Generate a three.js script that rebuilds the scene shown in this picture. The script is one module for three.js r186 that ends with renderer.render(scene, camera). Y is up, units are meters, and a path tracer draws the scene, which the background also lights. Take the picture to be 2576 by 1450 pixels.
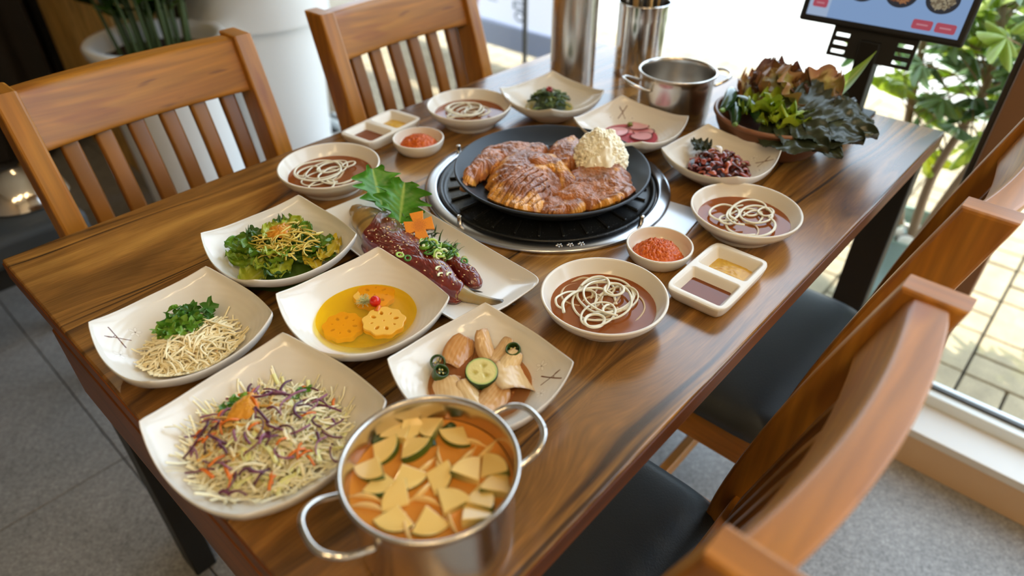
import * as THREE from 'three';
import { RoundedBoxGeometry } from 'three/addons/geometries/RoundedBoxGeometry.js';
import { mergeGeometries } from 'three/addons/utils/BufferGeometryUtils.js';
import { ImprovedNoise } from 'three/addons/math/ImprovedNoise.js';
import { RectAreaLightUniformsLib } from 'three/addons/lights/RectAreaLightUniformsLib.js';

// ---------- camera, sky, sun, exposure ----------
// origin: on the floor under the table's centre; x along the table towards the shop window, z across it
const scene = new THREE.Scene();
const camera = new THREE.PerspectiveCamera(46.43, 2576 / 1450, 0.05, 120);
camera.position.set(-0.7127, 1.2134, 0.5797);
{
  const p = Math.atan(1283 / 1690), c = Math.cos(p);
  camera.lookAt(camera.position.x + 0.7394 * c, camera.position.y - Math.sin(p), camera.position.z - 0.6733 * c);
}
camera.focus = 0.79;
camera.userData.fStop = 2.6;
scene.background = new THREE.Color(0.66, 0.83, 1.0);
scene.backgroundIntensity = 4.8;
const sun = new THREE.DirectionalLight(new THREE.Color(1.0, 0.93, 0.82), 9.5);
sun.position.set(0.506 * 6, 1.25 * 6, -0.863 * 6);
sun.target.position.set(1.5, 0, 0);
sun.position.add(sun.target.position);
sun.castShadow = true;
sun.shadow.mapSize.set(2048, 2048);
Object.assign(sun.shadow.camera, { left: -6, right: 6, top: 6, bottom: -6, near: 0.5, far: 30 });
scene.add(sun, sun.target);
const renderer = new THREE.WebGLRenderer({ antialias: true });
renderer.toneMapping = THREE.LinearToneMapping;
renderer.toneMappingExposure = 1.0;
renderer.shadowMap.enabled = true;
RectAreaLightUniformsLib.init();
const LAMP = new THREE.Color(1.0, 0.72, 0.38), LAMP_L = 22;

// ---------- small tools ----------
const TH = 0.715, PI = Math.PI, TAU = 2 * PI;
let seed = 7;
const reseed = (s) => { seed = s >>> 0; };
const rnd = (a = 1, b) => {
  seed = (seed + 0x6D2B79F5) >>> 0; let t = seed;
  t = Math.imul(t ^ (t >>> 15), t | 1); t ^= t + Math.imul(t ^ (t >>> 7), t | 61);
  const r = ((t ^ (t >>> 14)) >>> 0) / 4294967296;
  return b === undefined ? r * a : a + r * (b - a);
};
const clamp = (x, a = 0, b = 1) => Math.min(b, Math.max(a, x));
const lerp = (a, b, t) => a + (b - a) * t;
const smooth = (a, b, x) => { const t = clamp((x - a) / (b - a)); return t * t * (3 - 2 * t); };
const N3 = new ImprovedNoise();
const noise = (x, y = 0, z = 0) => N3.noise(x, y, z);
const fbm = (x, y = 0, z = 0, o = 4) => { let s = 0, a = 0.5; for (let i = 0; i < o; i++) { s += a * N3.noise(x, y, z + i * 7.3); x *= 2.03; y *= 2.03; z *= 2.03; a *= 0.5; } return s; };
const V = (x, y, z) => new THREE.Vector3(x, y, z);
const lin = (r, g, b) => new THREE.Color().setRGB(r / 255, g / 255, b / 255, THREE.SRGBColorSpace);
const mixc = (a, b, t) => [lerp(a[0], b[0], t), lerp(a[1], b[1], t), lerp(a[2], b[2], t)];
const L3 = (r, g, b) => lin(r, g, b).toArray();

const used = new Map();
function numbered(name) { const n = used.get(name) || 0; used.set(name, n + 1); return n ? name + '_' + String(n).padStart(3, '0') : name; }
function tag(o, label, category, group) {
  o.userData.label = label; o.userData.category = category; if (group) o.userData.group = group; return o;
}
function thing(name, label, category, pos = [0, 0, 0], turn = 0, group) {
  const o = new THREE.Group(); o.name = numbered(name); o.position.set(...pos); o.rotation.y = turn; scene.add(o);
  return tag(o, label, category, group);
}
function mesh(name, geo, mat, parent) {
  const m = new THREE.Mesh(geo, mat); m.name = name; m.castShadow = m.receiveShadow = true; parent.add(m); return m;
}
function solo(name, geo, mat, label, category, pos = [0, 0, 0], turn = 0, group) {
  const m = mesh(numbered(name), geo, mat, scene); m.position.set(...pos); m.rotation.y = turn; return tag(m, label, category, group);
}
function struct(name, geo, mat) { const m = mesh(name, geo, mat, scene); m.userData.kind = 'structure'; return m; }
function structGroup(name) { const g = new THREE.Group(); g.name = name; g.userData.kind = 'structure'; scene.add(g); return g; }
function copyOf(root, pos, turn, label, group) {
  const c = root.clone(); c.name = numbered(root.name.replace(/_\d{3}$/, '')); c.position.set(...pos); c.rotation.y = turn; scene.add(c);
  c.userData = { ...root.userData }; if (label) c.userData.label = label; if (group) c.userData.group = group; return c;
}

// a grid surface: fn(i/nu, j/nv) -> [x, y, z, u?, v?, colour?]; closed joins the u ends
function surf(nu, nv, fn, closed = false) {
  const pos = [], uv = [], col = [], idx = [], cols = closed ? nu : nu + 1; let colored = false;
  for (let j = 0; j <= nv; j++) for (let i = 0; i < cols; i++) {
    const p = fn(i / nu, j / nv); pos.push(p[0], p[1], p[2]); uv.push(p[3] ?? p[0], p[4] ?? p[2]);
    if (p[5]) { colored = true; col.push(...p[5]); }
  }
  for (let j = 0; j < nv; j++) for (let i = 0; i < nu; i++) {
    const a = j * cols + i, b = j * cols + (closed ? (i + 1) % nu : i + 1), c = a + cols, d = b + cols;
    idx.push(a, c, b, b, c, d);
  }
  const g = new THREE.BufferGeometry();
  g.setAttribute('position', new THREE.Float32BufferAttribute(pos, 3)); g.setAttribute('uv', new THREE.Float32BufferAttribute(uv, 2));
  if (colored) g.setAttribute('color', new THREE.Float32BufferAttribute(col, 3));
  if (closed) {   // outside faces outwards
    let vol = 0; const q = (k) => [pos[3 * k], pos[3 * k + 1], pos[3 * k + 2]], o = q(0);
    for (let k = 0; k < idx.length; k += 3) { const [a, b, c] = [q(idx[k]), q(idx[k + 1]), q(idx[k + 2])].map((p) => [p[0] - o[0], p[1] - o[1], p[2] - o[2]]); vol += a[0] * (b[1] * c[2] - b[2] * c[1]) - a[1] * (b[0] * c[2] - b[2] * c[0]) + a[2] * (b[0] * c[1] - b[1] * c[0]); }
    if (vol < 0) for (let k = 0; k < idx.length; k += 3) [idx[k + 1], idx[k + 2]] = [idx[k + 2], idx[k + 1]];
  }
  g.setIndex(idx); g.computeVertexNormals(); return g;
}
// a swept tube with round ends; r is a number or r(t); flat squeezes the section across
function tube(pts, r, ns = 16, nr = 6, flat = 1, colf, closed = false) {
  const curve = new THREE.CatmullRomCurve3(pts, closed), fr = curve.computeFrenetFrames(ns, closed), rf = typeof r === 'function' ? r : () => r;
  const P = []; for (let i = 0; i <= ns; i++) P.push(curve.getPointAt(i / ns));
  const len = curve.getLength();
  if (closed) return surf(nr, ns, (a, t) => {
    const i = Math.round(t * ns), n = fr.normals[i], b = fr.binormals[i], R = rf(t), ca = Math.cos(a * TAU) * R, sa = Math.sin(a * TAU) * R * flat;
    return [P[i].x + n.x * ca + b.x * sa, P[i].y + n.y * ca + b.y * sa, P[i].z + n.z * ca + b.z * sa, t * len, a * 0.02, colf && colf(t, a)];
  }, true);
  return surf(nr, ns + 2, (a, tt) => {
    let k = Math.round(tt * (ns + 2)) - 1, cap = 1; if (k < 0) { k = 0; cap = 0.02; } if (k > ns) { k = ns; cap = 0.02; }
    const t = k / ns, n = fr.normals[k], b = fr.binormals[k], R = rf(t) * cap, ca = Math.cos(a * TAU) * R, sa = Math.sin(a * TAU) * R * flat;
    return [P[k].x + n.x * ca + b.x * sa, P[k].y + n.y * ca + b.y * sa, P[k].z + n.z * ca + b.z * sa, t * len, a * 0.02, colf && colf(t, a)];
  }, true);
}
function ring(pts, ns) { const c = new THREE.CatmullRomCurve3(pts.map(([x, z]) => V(x, 0, z)), true); const o = []; for (let i = 0; i < ns; i++) { const p = c.getPoint(i / ns); o.push([p.x, p.z]); } return o; }
// a slab over an outline: top(x, z, rho) gives the height, bot(x, z) the underside
function puck({ pts, n = 40, m = 9, h = 0.01, edge = 4, jit = 0, top = () => 0, bot = () => 0, col, smoothOutline = true }) {
  const o = smoothOutline ? ring(pts, n) : dense(pts, n);
  if (jit) o.forEach((p) => { const l = Math.hypot(...p) || 1, d = jit * fbm(p[0] * 70, p[1] * 70, h * 900, 3) / l; p[0] *= 1 + d; p[1] *= 1 + d; });
  return surf(n, m + 3, (a, t) => {
    const i = Math.round(a * n) % n, k = Math.round(t * (m + 3)); let rho, y, under = k > m + 1;
    rho = k <= m ? k / m : k === m + 1 ? 0.985 : k === m + 2 ? 0.5 : 0;
    const rr = k <= m ? 1 - Math.pow(1 - rho, 1.35) : rho; const x = o[i][0] * rr, z = o[i][1] * rr, b = bot(x, z);
    if (k <= m) { y = b + Math.max(h * Math.pow(Math.max(0, 1 - Math.pow(rr, edge)), 0.5) + top(x, z, rr) * (1 - Math.pow(rr, 6)), rr > 0.99 ? 0.25 * h : 0.0002); } else y = b;
    return [x, y, z, x, z, col && col(x, y, z, rr, under)];
  }, true);
}
function dense(pts, n) {
  const L = pts.map((p, i) => { const q = pts[(i + 1) % pts.length]; return Math.hypot(q[0] - p[0], q[1] - p[1]); }), T = L.reduce((a, b) => a + b), o = [];
  for (let k = 0; k < n; k++) { let s = k / n * T, i = 0; while (s > L[i]) s -= L[i++]; const p = pts[i], q = pts[(i + 1) % pts.length], f = s / L[i]; o.push([lerp(p[0], q[0], f), lerp(p[1], q[1], f)]); }
  return o;
}
function lathe(profile, seg = 48) { return new THREE.LatheGeometry(profile.map(([r, y]) => new THREE.Vector2(Math.max(r, 0.00001), y)), seg); }
// metre UVs for a box-like solid with the grain along one axis
function grainUV(g, axis = 'x', off = 0) {
  const p = g.attributes.position, nn = g.attributes.normal, uv = new Float32Array(p.count * 2), k = { x: 0, y: 1, z: 2 }[axis], o = [0, 1, 2].filter((i) => i !== k);
  for (let i = 0; i < p.count; i++) {
    const q = [p.getX(i), p.getY(i), p.getZ(i)], n = [Math.abs(nn.getX(i)), Math.abs(nn.getY(i)), Math.abs(nn.getZ(i))];
    uv[2 * i] = q[k] + off * 1.37; uv[2 * i + 1] = (n[o[0]] > n[o[1]] ? q[o[1]] : q[o[0]]) + off * 0.61;
  }
  g.setAttribute('uv', new THREE.BufferAttribute(uv, 2)); return g;
}
function bar(w, h, d, x, y, z, axis = 'x', r = 0.004, off = 0) { const g = new RoundedBoxGeometry(w, h, d, 2, Math.min(r, w / 2.1, h / 2.1, d / 2.1)); grainUV(g, axis, off); g.translate(x, y, z); return g; }
const merge = (list) => mergeGeometries(list.map((g) => (g.index ? g.toNonIndexed() : g)));
function at(g, x, y, z, ry = 0, rx = 0, rz = 0, s = 1) { const m = new THREE.Matrix4().compose(V(x, y, z), new THREE.Quaternion().setFromEuler(new THREE.Euler(rx, ry, rz, 'YXZ')), V(s, s, s)); return g.applyMatrix4(m); }

// ---------- materials ----------
function tex(w, h, fn, srgb = true, rx = 1, ry = 1) {
  const d = new Uint8Array(w * h * 4);
  for (let j = 0; j < h; j++) for (let i = 0; i < w; i++) { const c = fn(i / w, j / h), k = 4 * (j * w + i); d[k] = clamp(c[0], 0, 255); d[k + 1] = clamp(c[1] ?? c[0], 0, 255); d[k + 2] = clamp(c[2] ?? c[0], 0, 255); d[k + 3] = 255; }
  const t = new THREE.DataTexture(d, w, h); t.wrapS = t.wrapT = THREE.RepeatWrapping; t.magFilter = THREE.LinearFilter; t.minFilter = THREE.LinearMipmapLinearFilter; t.generateMipmaps = true;
  if (srgb) t.colorSpace = THREE.SRGBColorSpace; t.repeat.set(rx, ry); t.needsUpdate = true; return t;
}
const std = (o) => new THREE.MeshStandardMaterial(o), phys = (o) => new THREE.MeshPhysicalMaterial(o);
function woodPix(x, y, dark, mid, light, sx, sy, k = 1, amp = 1) {     // x along the grain, metres
  const w = fbm(x * sx * 0.6, y * sy * 0.35, k, 3), a = fbm(x * sx, y * sy + w * 2.2, k + 3, 4), b = fbm(x * sx * 3, y * sy * 5, k + 9, 3), s = Math.sin((y * sy * 0.55 + w * 4.5) * 5.0);
  let t = clamp(0.5 + (a * 0.85 + s * 0.20) * amp); let c = t < 0.5 ? mixc(dark, mid, t * 2) : mixc(mid, light, t * 2 - 1);
  const f = 1 + b * 0.42 * amp; return [c[0] * f, c[1] * f, c[2] * f];
}
const tableTex = tex(2048, 1280, (u, v) => {
  let x = u * 1.258, y = v * 0.79;
  for (const [kx, ky, s, q] of [[0.29, 0.70, 0.055, 1], [0.93, 0.26, 0.05, -1], [0.20, 0.20, 0.06, 1], [1.12, 0.62, 0.05, -1]]) { const dx = (x - kx) / 1.9, dy = y - ky, d2 = (dx * dx + dy * dy) / (s * s); y += q * 0.05 * Math.exp(-d2) * (dy > 0 ? 1 : -1) * Math.min(1, Math.abs(dy) / 0.02); }
  const band = fbm(x * 1.1, y * 6.5, 4.2, 2);
  const w = fbm(x * 1.5, y * 9, 2, 3), a = fbm(x * 2.2, y * 46 + w * 5, 5, 4), s = Math.sin((y * 30 + w * 9) * 2.2), pore = noise(x * 22, y * 520, 3) + noise(x * 50, y * 900, 8);
  const t = clamp(0.52 + a * 1.0 + s * 0.09 + band * 0.7), g = 1 + pore * 0.10;
  const c = t < 0.5 ? mixc([82, 55, 25], [136, 93, 42], t * 2) : mixc([136, 93, 42], [182, 132, 62], t * 2 - 1);
  const streak = smooth(0.10, 0.34, fbm(x * 1.6, y * 52 + 5 * w, 11.7, 3) + 0.25 * band);
  return mixc([c[0] * g, c[1] * g, c[2] * g], [52, 34, 20], streak * 0.85);
});
const chairTex = tex(1024, 512, (u, v) => { const c = woodPix(u * 0.8, v * 0.4, [142, 86, 24], [168, 108, 32], [190, 132, 46], 2.4, 22, 21, 0.6); const k = smooth(0.16, 0.42, fbm(u * 4, v * 9, 31, 3)), d = smooth(0.3, 0.45, fbm(u * 7, v * 22, 37, 3)); return mixc(mixc(c, [134, 74, 22], 0.6 * k), [88, 50, 18], 0.5 * d); }, true, 1 / 0.8, 1 / 0.4);
const chairDarkTex = tex(512, 256, (u, v) => woodPix(u * 0.8, v * 0.4, [100, 58, 16], [138, 86, 22], [166, 110, 36], 2.6, 22, 41, 0.7), true, 1 / 0.8, 1 / 0.4);
const oakTex = tex(512, 512, (u, v) => { const c = woodPix(u * 1.4, v * 0.8, [192, 144, 72], [216, 172, 98], [226, 186, 116], 2.2, 12, 61); const k = smooth(0.26, 0.4, fbm(u * 9, v * 20, 71, 3)); return mixc(c, [110, 70, 30], 0.6 * k); }, true, 1 / 1.4, 1 / 0.8);
const floorTex = tex(1024, 1024, (u, v) => { const a = noise(u * 170, v * 170, 1.5), b = noise(u * 90, v * 90, 5.5), c = fbm(u * 4, v * 4, 8); const g = 140 + a * 24 + b * 20 + c * 14; return [g * 0.985, g * 0.98, g * 0.975]; }, true, 1 / 0.6, 1 / 0.6);
const paverTex = tex(512, 512, (u, v) => { const g = 1 + noise(u * 120, v * 120, 2) * 0.12 + fbm(u * 9, v * 9, 4) * 0.2; return [154 * g, 140 * g, 112 * g]; }, true, 2, 2);
const roadTex = tex(512, 512, (u, v) => { const g = 1 + noise(u * 150, v * 150, 2) * 0.16 + noise(u * 64, v * 64, 9) * 0.13 + fbm(u * 6, v * 6, 4) * 0.16; return [170 * g, 167 * g, 158 * g]; }, true, 0.7, 0.7);
const brushTex = tex(512, 128, (u, v) => { const g = 120 + noise(u * 7, v * 150, 3) * 70 + noise(u * 20, v * 60, 8) * 40; return [g, g, g]; }, false, 6, 1);
const leatherTex = tex(256, 256, (u, v) => { const g = 128 + noise(u * 40, v * 40, 3) * 60 + noise(u * 90, v * 90, 6) * 50; return [g, g, g]; }, false, 8, 8);
const ribTex = tex(256, 256, (u, v) => { const r = Math.hypot(u - 0.5, v - 0.5); const g = 128 + 90 * Math.sin(r * 230 + noise(u * 5, v * 5, 2) * 1.5); return [g, g, g]; }, false);

const M = {
  table: phys({ map: tableTex, roughness: 0.21, ior: 1.72 }),
  tableEdge: std({ map: chairDarkTex, color: lin(206, 178, 160), roughness: 0.42 }),
  chair: std({ map: chairTex, roughness: 0.36 }), chairDark: std({ map: chairDarkTex, roughness: 0.36 }),
  oak: std({ map: oakTex, roughness: 0.55 }),
  leather: std({ color: lin(50, 55, 58), roughness: 0.45, bumpMap: leatherTex, bumpScale: 0.0004 }),
  blackMetal: std({ color: lin(27, 27, 26), roughness: 0.5, metalness: 0.2 }),
  floor: std({ map: floorTex, roughness: 0.5 }), grout: std({ color: lin(70, 66, 62), roughness: 0.9 }),
  porcelain: std({ color: lin(232, 226, 215), roughness: 0.14, bumpMap: ribTex, bumpScale: 0.00012 }),
  bowl: std({ color: lin(231, 224, 211), roughness: 0.16 }),
  steel: std({ color: lin(214, 208, 200), metalness: 1, roughness: 0.24, bumpMap: brushTex, bumpScale: 0.00004 }),
  polished: std({ color: lin(222, 218, 212), metalness: 1, roughness: 0.12 }),
  ringSteel: std({ color: lin(190, 192, 198), metalness: 1, roughness: 0.22 }),
  iron: std({ color: lin(30, 32, 34), roughness: 0.38, metalness: 0.15 }),
  ironGloss: std({ color: lin(34, 36, 38), roughness: 0.2, metalness: 0.15 }),
  plaster: std({ color: lin(226, 214, 194), roughness: 0.9 }), darkWall: std({ color: lin(138, 120, 98), roughness: 0.9 }), white: std({ color: lin(236, 236, 234), roughness: 0.6 }),
  planter: std({ color: lin(236, 235, 232), roughness: 0.35 }), soil: std({ color: lin(58, 36, 24), roughness: 1 }),
  glass: phys({ color: 0xffffff, transmission: 1, roughness: 0, thickness: 0, ior: 1.5 }),
  alu: std({ color: lin(70, 68, 64), roughness: 0.45, metalness: 0.3 }), brownFrame: std({ color: lin(128, 92, 62), roughness: 0.5 }),
  paleFrame: std({ color: lin(224, 232, 234), roughness: 0.35 }), sillWood: std({ color: lin(204, 172, 136), roughness: 0.55, bumpMap: brushTex, bumpScale: 0.0002 }),
  sillStone: std({ color: lin(214, 212, 208), roughness: 0.5 }), paver: std({ map: paverTex, roughness: 0.9 }), road: std({ map: roadTex, roughness: 0.95 }), joint: std({ color: lin(92, 86, 72), roughness: 1 }),
};
// ---------- the room ----------
const GX = 0.70, ROOM = { x0: -3.0, z0: -3.1, z1: 2.6, h: 2.65 };
{
  // tiled floor: every tile its own piece, joints recessed
  const floor = structGroup('floor');
  mesh('joint_bed', at(new THREE.BoxGeometry(3.6, 0.1, 5.8), -1.2, -0.055, -0.25), M.grout, floor);
  const variants = [0, 1, 2, 3].map((k) => { const g = new RoundedBoxGeometry(0.597, 0.02, 0.597, 1, 0.0012); grainUV(g, 'x', k * 0.37); return g; });
  for (let i = 0; i < 6; i++) for (let j = 0; j < 10; j++) {
    const x = 0.317 - i * 0.6, z = -2.815 + j * 0.6; if (x > GX - 0.3) continue;
    mesh('tile', variants[(i * 3 + j * 5) % 4], M.floor, floor).position.set(x, -0.01, z);
  }
  const W = ROOM, t = 0.15;
  struct('wall_back', at(new THREE.BoxGeometry(t, W.h, 6), W.x0 - t / 2, W.h / 2, -0.25), M.darkWall);
  struct('wall_left', at(new THREE.BoxGeometry(3.9, W.h, t), -1.2, W.h / 2, W.z0 - t / 2), M.darkWall);
  struct('wall_right', at(new THREE.BoxGeometry(3.9, W.h, t), -1.2, W.h / 2, W.z1 + t / 2), M.plaster);
  struct('ceiling', at(new THREE.BoxGeometry(4.2, 0.15, 6.2), -1.1, W.h + 0.075, -0.25), M.plaster);
  struct('wall_front', at(new THREE.BoxGeometry(0.16, 0.35, 6), GX + 0.02, W.h - 0.175, -0.25), M.plaster);
  struct('wall_front_corner', at(new THREE.BoxGeometry(0.16, 2.3, 1.35), GX + 0.02, 1.15, -2.425), M.darkWall);
  // low sill under the shop window: wood-faced front, stone top in slabs
  const sill = structGroup('trim_1');
  mesh('sill_front', bar(0.02, 0.098, 4.3, 0.586, 0.049, 0.43, 'z', 0.002), M.sillWood, sill);
  for (let k = 0; k < 7; k++) mesh('sill_slab', bar(0.13, 0.02, 0.597, 0.64, 0.092, -1.36 + 0.6 * k + 0.06, 'z', 0.002), M.sillStone, sill);
  mesh('sill_core', at(new THREE.BoxGeometry(0.14, 0.082, 4.3), 0.67, 0.041, 0.43), M.grout, sill);
  const win = structGroup('window_1');
  mesh('window_frame', bar(0.055, 0.03, 4.3, GX, 0.116, 0.43, 'z', 0.004), M.paleFrame, win); mesh('gasket_strip', bar(0.012, 0.008, 4.3, GX, 0.134, 0.43, 'z', 0.001), M.alu, win);
  mesh('window_frame', bar(0.05, 0.05, 4.3, GX, 2.28, 0.43, 'z', 0.004), M.alu, win);
  for (const [a, b] of [[-1.75, -0.92], [-0.86, 0.45], [0.545, 2.6]]) mesh('pane', at(new THREE.PlaneGeometry(b - a, 2.15), GX, 1.205, (a + b) / 2, PI / 2), M.glass, win);
  const mul = mesh('mullion', bar(0.09, 2.15, 0.085, GX, 1.21, 0.50, 'y', 0.004), M.brownFrame, win);
  mesh('gasket', bar(0.06, 2.15, 0.012, GX, 1.21, 0.452, 'y', 0.002), M.alu, mul);
  mesh('mullion', bar(0.06, 2.15, 0.05, GX, 1.21, -0.89, 'y', 0.004), M.alu, win);
}
// ceiling lamps: slotted louvre panels and small downlights, warm white
{
  const glow = std({ color: 0xffffff, emissive: LAMP, emissiveIntensity: 9, roughness: 0.6 }), tray = std({ color: lin(84, 58, 36), roughness: 0.6 });
  function slotLamp(x, z, turn, label) {
    const t = thing('louvre_lamp', label, 'ceiling lamp', [x, ROOM.h - 0.06, z], turn);
    mesh('tray', at(new RoundedBoxGeometry(0.86, 0.05, 0.34, 2, 0.006), 0, 0.03, 0), tray, t);
    for (let k = 0; k < 7; k++) {
      const m = mesh('slot', at(new THREE.BoxGeometry(0.055, 0.012, 0.26), -0.36 + 0.12 * k, 0, 0), glow, t);
      const l = new THREE.RectAreaLight(LAMP, LAMP_L, 0.055, 0.26); l.position.set(-0.36 + 0.12 * k, -0.009, 0); l.rotation.x = -PI / 2; t.add(l);
    }
    return t;
  }
  slotLamp(-1.5, 1.3, 0.5, 'slotted louvre ceiling lamp behind the near end of the table');
  slotLamp(-0.6, 1.6, 1.2, 'slotted louvre ceiling lamp over the right side of the room');
  slotLamp(-2.3, 1.3, 0.2, 'slotted louvre ceiling lamp farthest back in the room');
  const spots = [[-0.25, 1.2], [-1.0, 1.2], [-1.7, 1.7], [0.1, 1.6], [-2.2, 1.1], [-0.3, -2.25], [-0.3, -1.85]];
  spots.forEach(([x, z], i) => {
    const t = thing('downlight', 'small round recessed warm downlight in the ceiling', 'ceiling lamp', [x, ROOM.h - 0.012, z], 0, 'recessed ceiling downlights');
    mesh('trim_ring', lathe([[0.034, -0.002], [0.05, -0.006], [0.055, 0], [0.05, 0.006], [0.034, 0.004], [0.034, -0.002]], 24), M.white, t);
    mesh('lens', at(new THREE.CylinderGeometry(0.033, 0.033, 0.004, 24), 0, 0, 0), glow, t);
    const l = new THREE.RectAreaLight(LAMP, LAMP_L * 3.2, 0.055, 0.055); l.position.set(0, -0.006, 0); l.rotation.x = -PI / 2; t.add(l);
  });
}
// ---------- outside ----------
{
  struct('ground', at(new THREE.BoxGeometry(40, 0.2, 60), GX + 20.05, -0.14, -6), M.joint);
  const road = struct('road', at(new THREE.PlaneGeometry(38, 60), GX + 21.05, -0.026, -6, 0, -PI / 2), M.road);
  const uv = road.geometry.attributes.uv; for (let i = 0; i < uv.count; i++) uv.setXY(i, uv.getX(i) * 38, uv.getY(i) * 60);
  const pav = structGroup('pavement');
  const bricks = [0, 1, 2, 3, 4].map((k) => grainUV(new RoundedBoxGeometry(0.094, 0.05, 0.194, 1, 0.004), 'z', k * 0.71));
  reseed(51);
  for (let i = 0; i < 10; i++) for (let j = 0; j < 7; j++) for (let k = 0; k < 2; k++) {
    const cx = 0.89 + i * 0.2, cz = 0.1 + j * 0.2, flip = (i + j) % 2, d = k ? 0.05 : -0.05;
    const b = mesh('brick', bricks[Math.floor(rnd(5))], M.paver, pav); b.position.set(cx + (flip ? 0 : d), -0.03 + rnd(0.003), cz + (flip ? d : 0)); if (flip) b.rotation.y = PI / 2;
  }
  const rest = []; for (let i = 0; i < 10; i++) for (let j = -16; j < 0; j++) for (let k = 0; k < 2; k++) {
    const flip = (i + j + 16) % 2, d = k ? 0.05 : -0.05, g = new THREE.BoxGeometry(flip ? 0.194 : 0.094, 0.05, flip ? 0.094 : 0.194); grainUV(g, 'z', k); rest.push(g.translate(0.89 + i * 0.2 + (flip ? 0 : d), -0.03, 0.1 + j * 0.2 + (flip ? d : 0)));
  }
  mesh('brick_field', merge(rest), M.paver, pav).userData.kind = 'stuff';
  // awning over the shop front, its edge running at a slant
  const s = new THREE.Shape([[0.72, -5.2], [2.4, -5.2], [2.4, -1.95], [1.98, -1.22], [1.28, 0], [0.95, 0.6], [0.95, 2.6], [0.72, 2.6]].map(([x, z]) => new THREE.Vector2(x, -z)));
  const g = new THREE.ExtrudeGeometry(s, { depth: 0.12, bevelEnabled: false }); g.rotateX(-PI / 2); g.translate(0, 2.55, 0);
  struct('awning', g, M.plaster);
}
// ---------- the table ----------
{
  const t = thing('dining_table', 'long walnut-look dining table with black metal legs, laid with side dishes', 'table');
  const topG = new RoundedBoxGeometry(1.258, 0.03, 0.79, 2, 0.003); topG.translate(0, TH - 0.015, 0);
  const p = topG.attributes.position, uv = topG.attributes.uv; for (let i = 0; i < p.count; i++) uv.setXY(i, p.getX(i) / 1.258 + 0.5, p.getZ(i) / 0.79 + 0.5 + (TH - p.getY(i)) * 0.2);
  mesh('table_top', topG, M.table, t);
  for (const s of [-1, 1]) {
    mesh('edge_band', bar(1.252, 0.024, 0.004, 0, TH - 0.0165, s * 0.3945, 'x', 0.001, s), M.tableEdge, t);
    mesh('edge_band', bar(0.004, 0.024, 0.786, s * 0.6285, TH - 0.0165, 0, 'z', 0.001, s), M.tableEdge, t);
    if (s > 0) mesh('apron', bar(0.016, 0.06, 0.68, 0.595, TH - 0.066, 0, 'z', 0.002, s + 3), M.tableEdge, t);
    mesh('apron', bar(1.14, 0.05, 0.02, 0, TH - 0.06, s * 0.33, 'x', 0.002, s + 5), M.tableEdge, t);
    for (const q of [-1, 1]) mesh('leg', at(new RoundedBoxGeometry(0.04, TH - 0.04, 0.06, 2, 0.003), s * 0.588, (TH - 0.04) / 2, q * 0.356), M.blackMetal, t);
  }
}
{
  const t = scene.getObjectByName('dining_table');
  mesh('drawer_front', bar(0.016, 0.108, 0.50, -0.6235, TH - 0.088, 0, 'z', 0.002, 7), M.tableEdge, t);
  mesh('drawer_box', bar(0.30, 0.095, 0.48, -0.464, TH - 0.088, 0, 'x', 0.002, 9), M.tableEdge, t);
}
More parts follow.
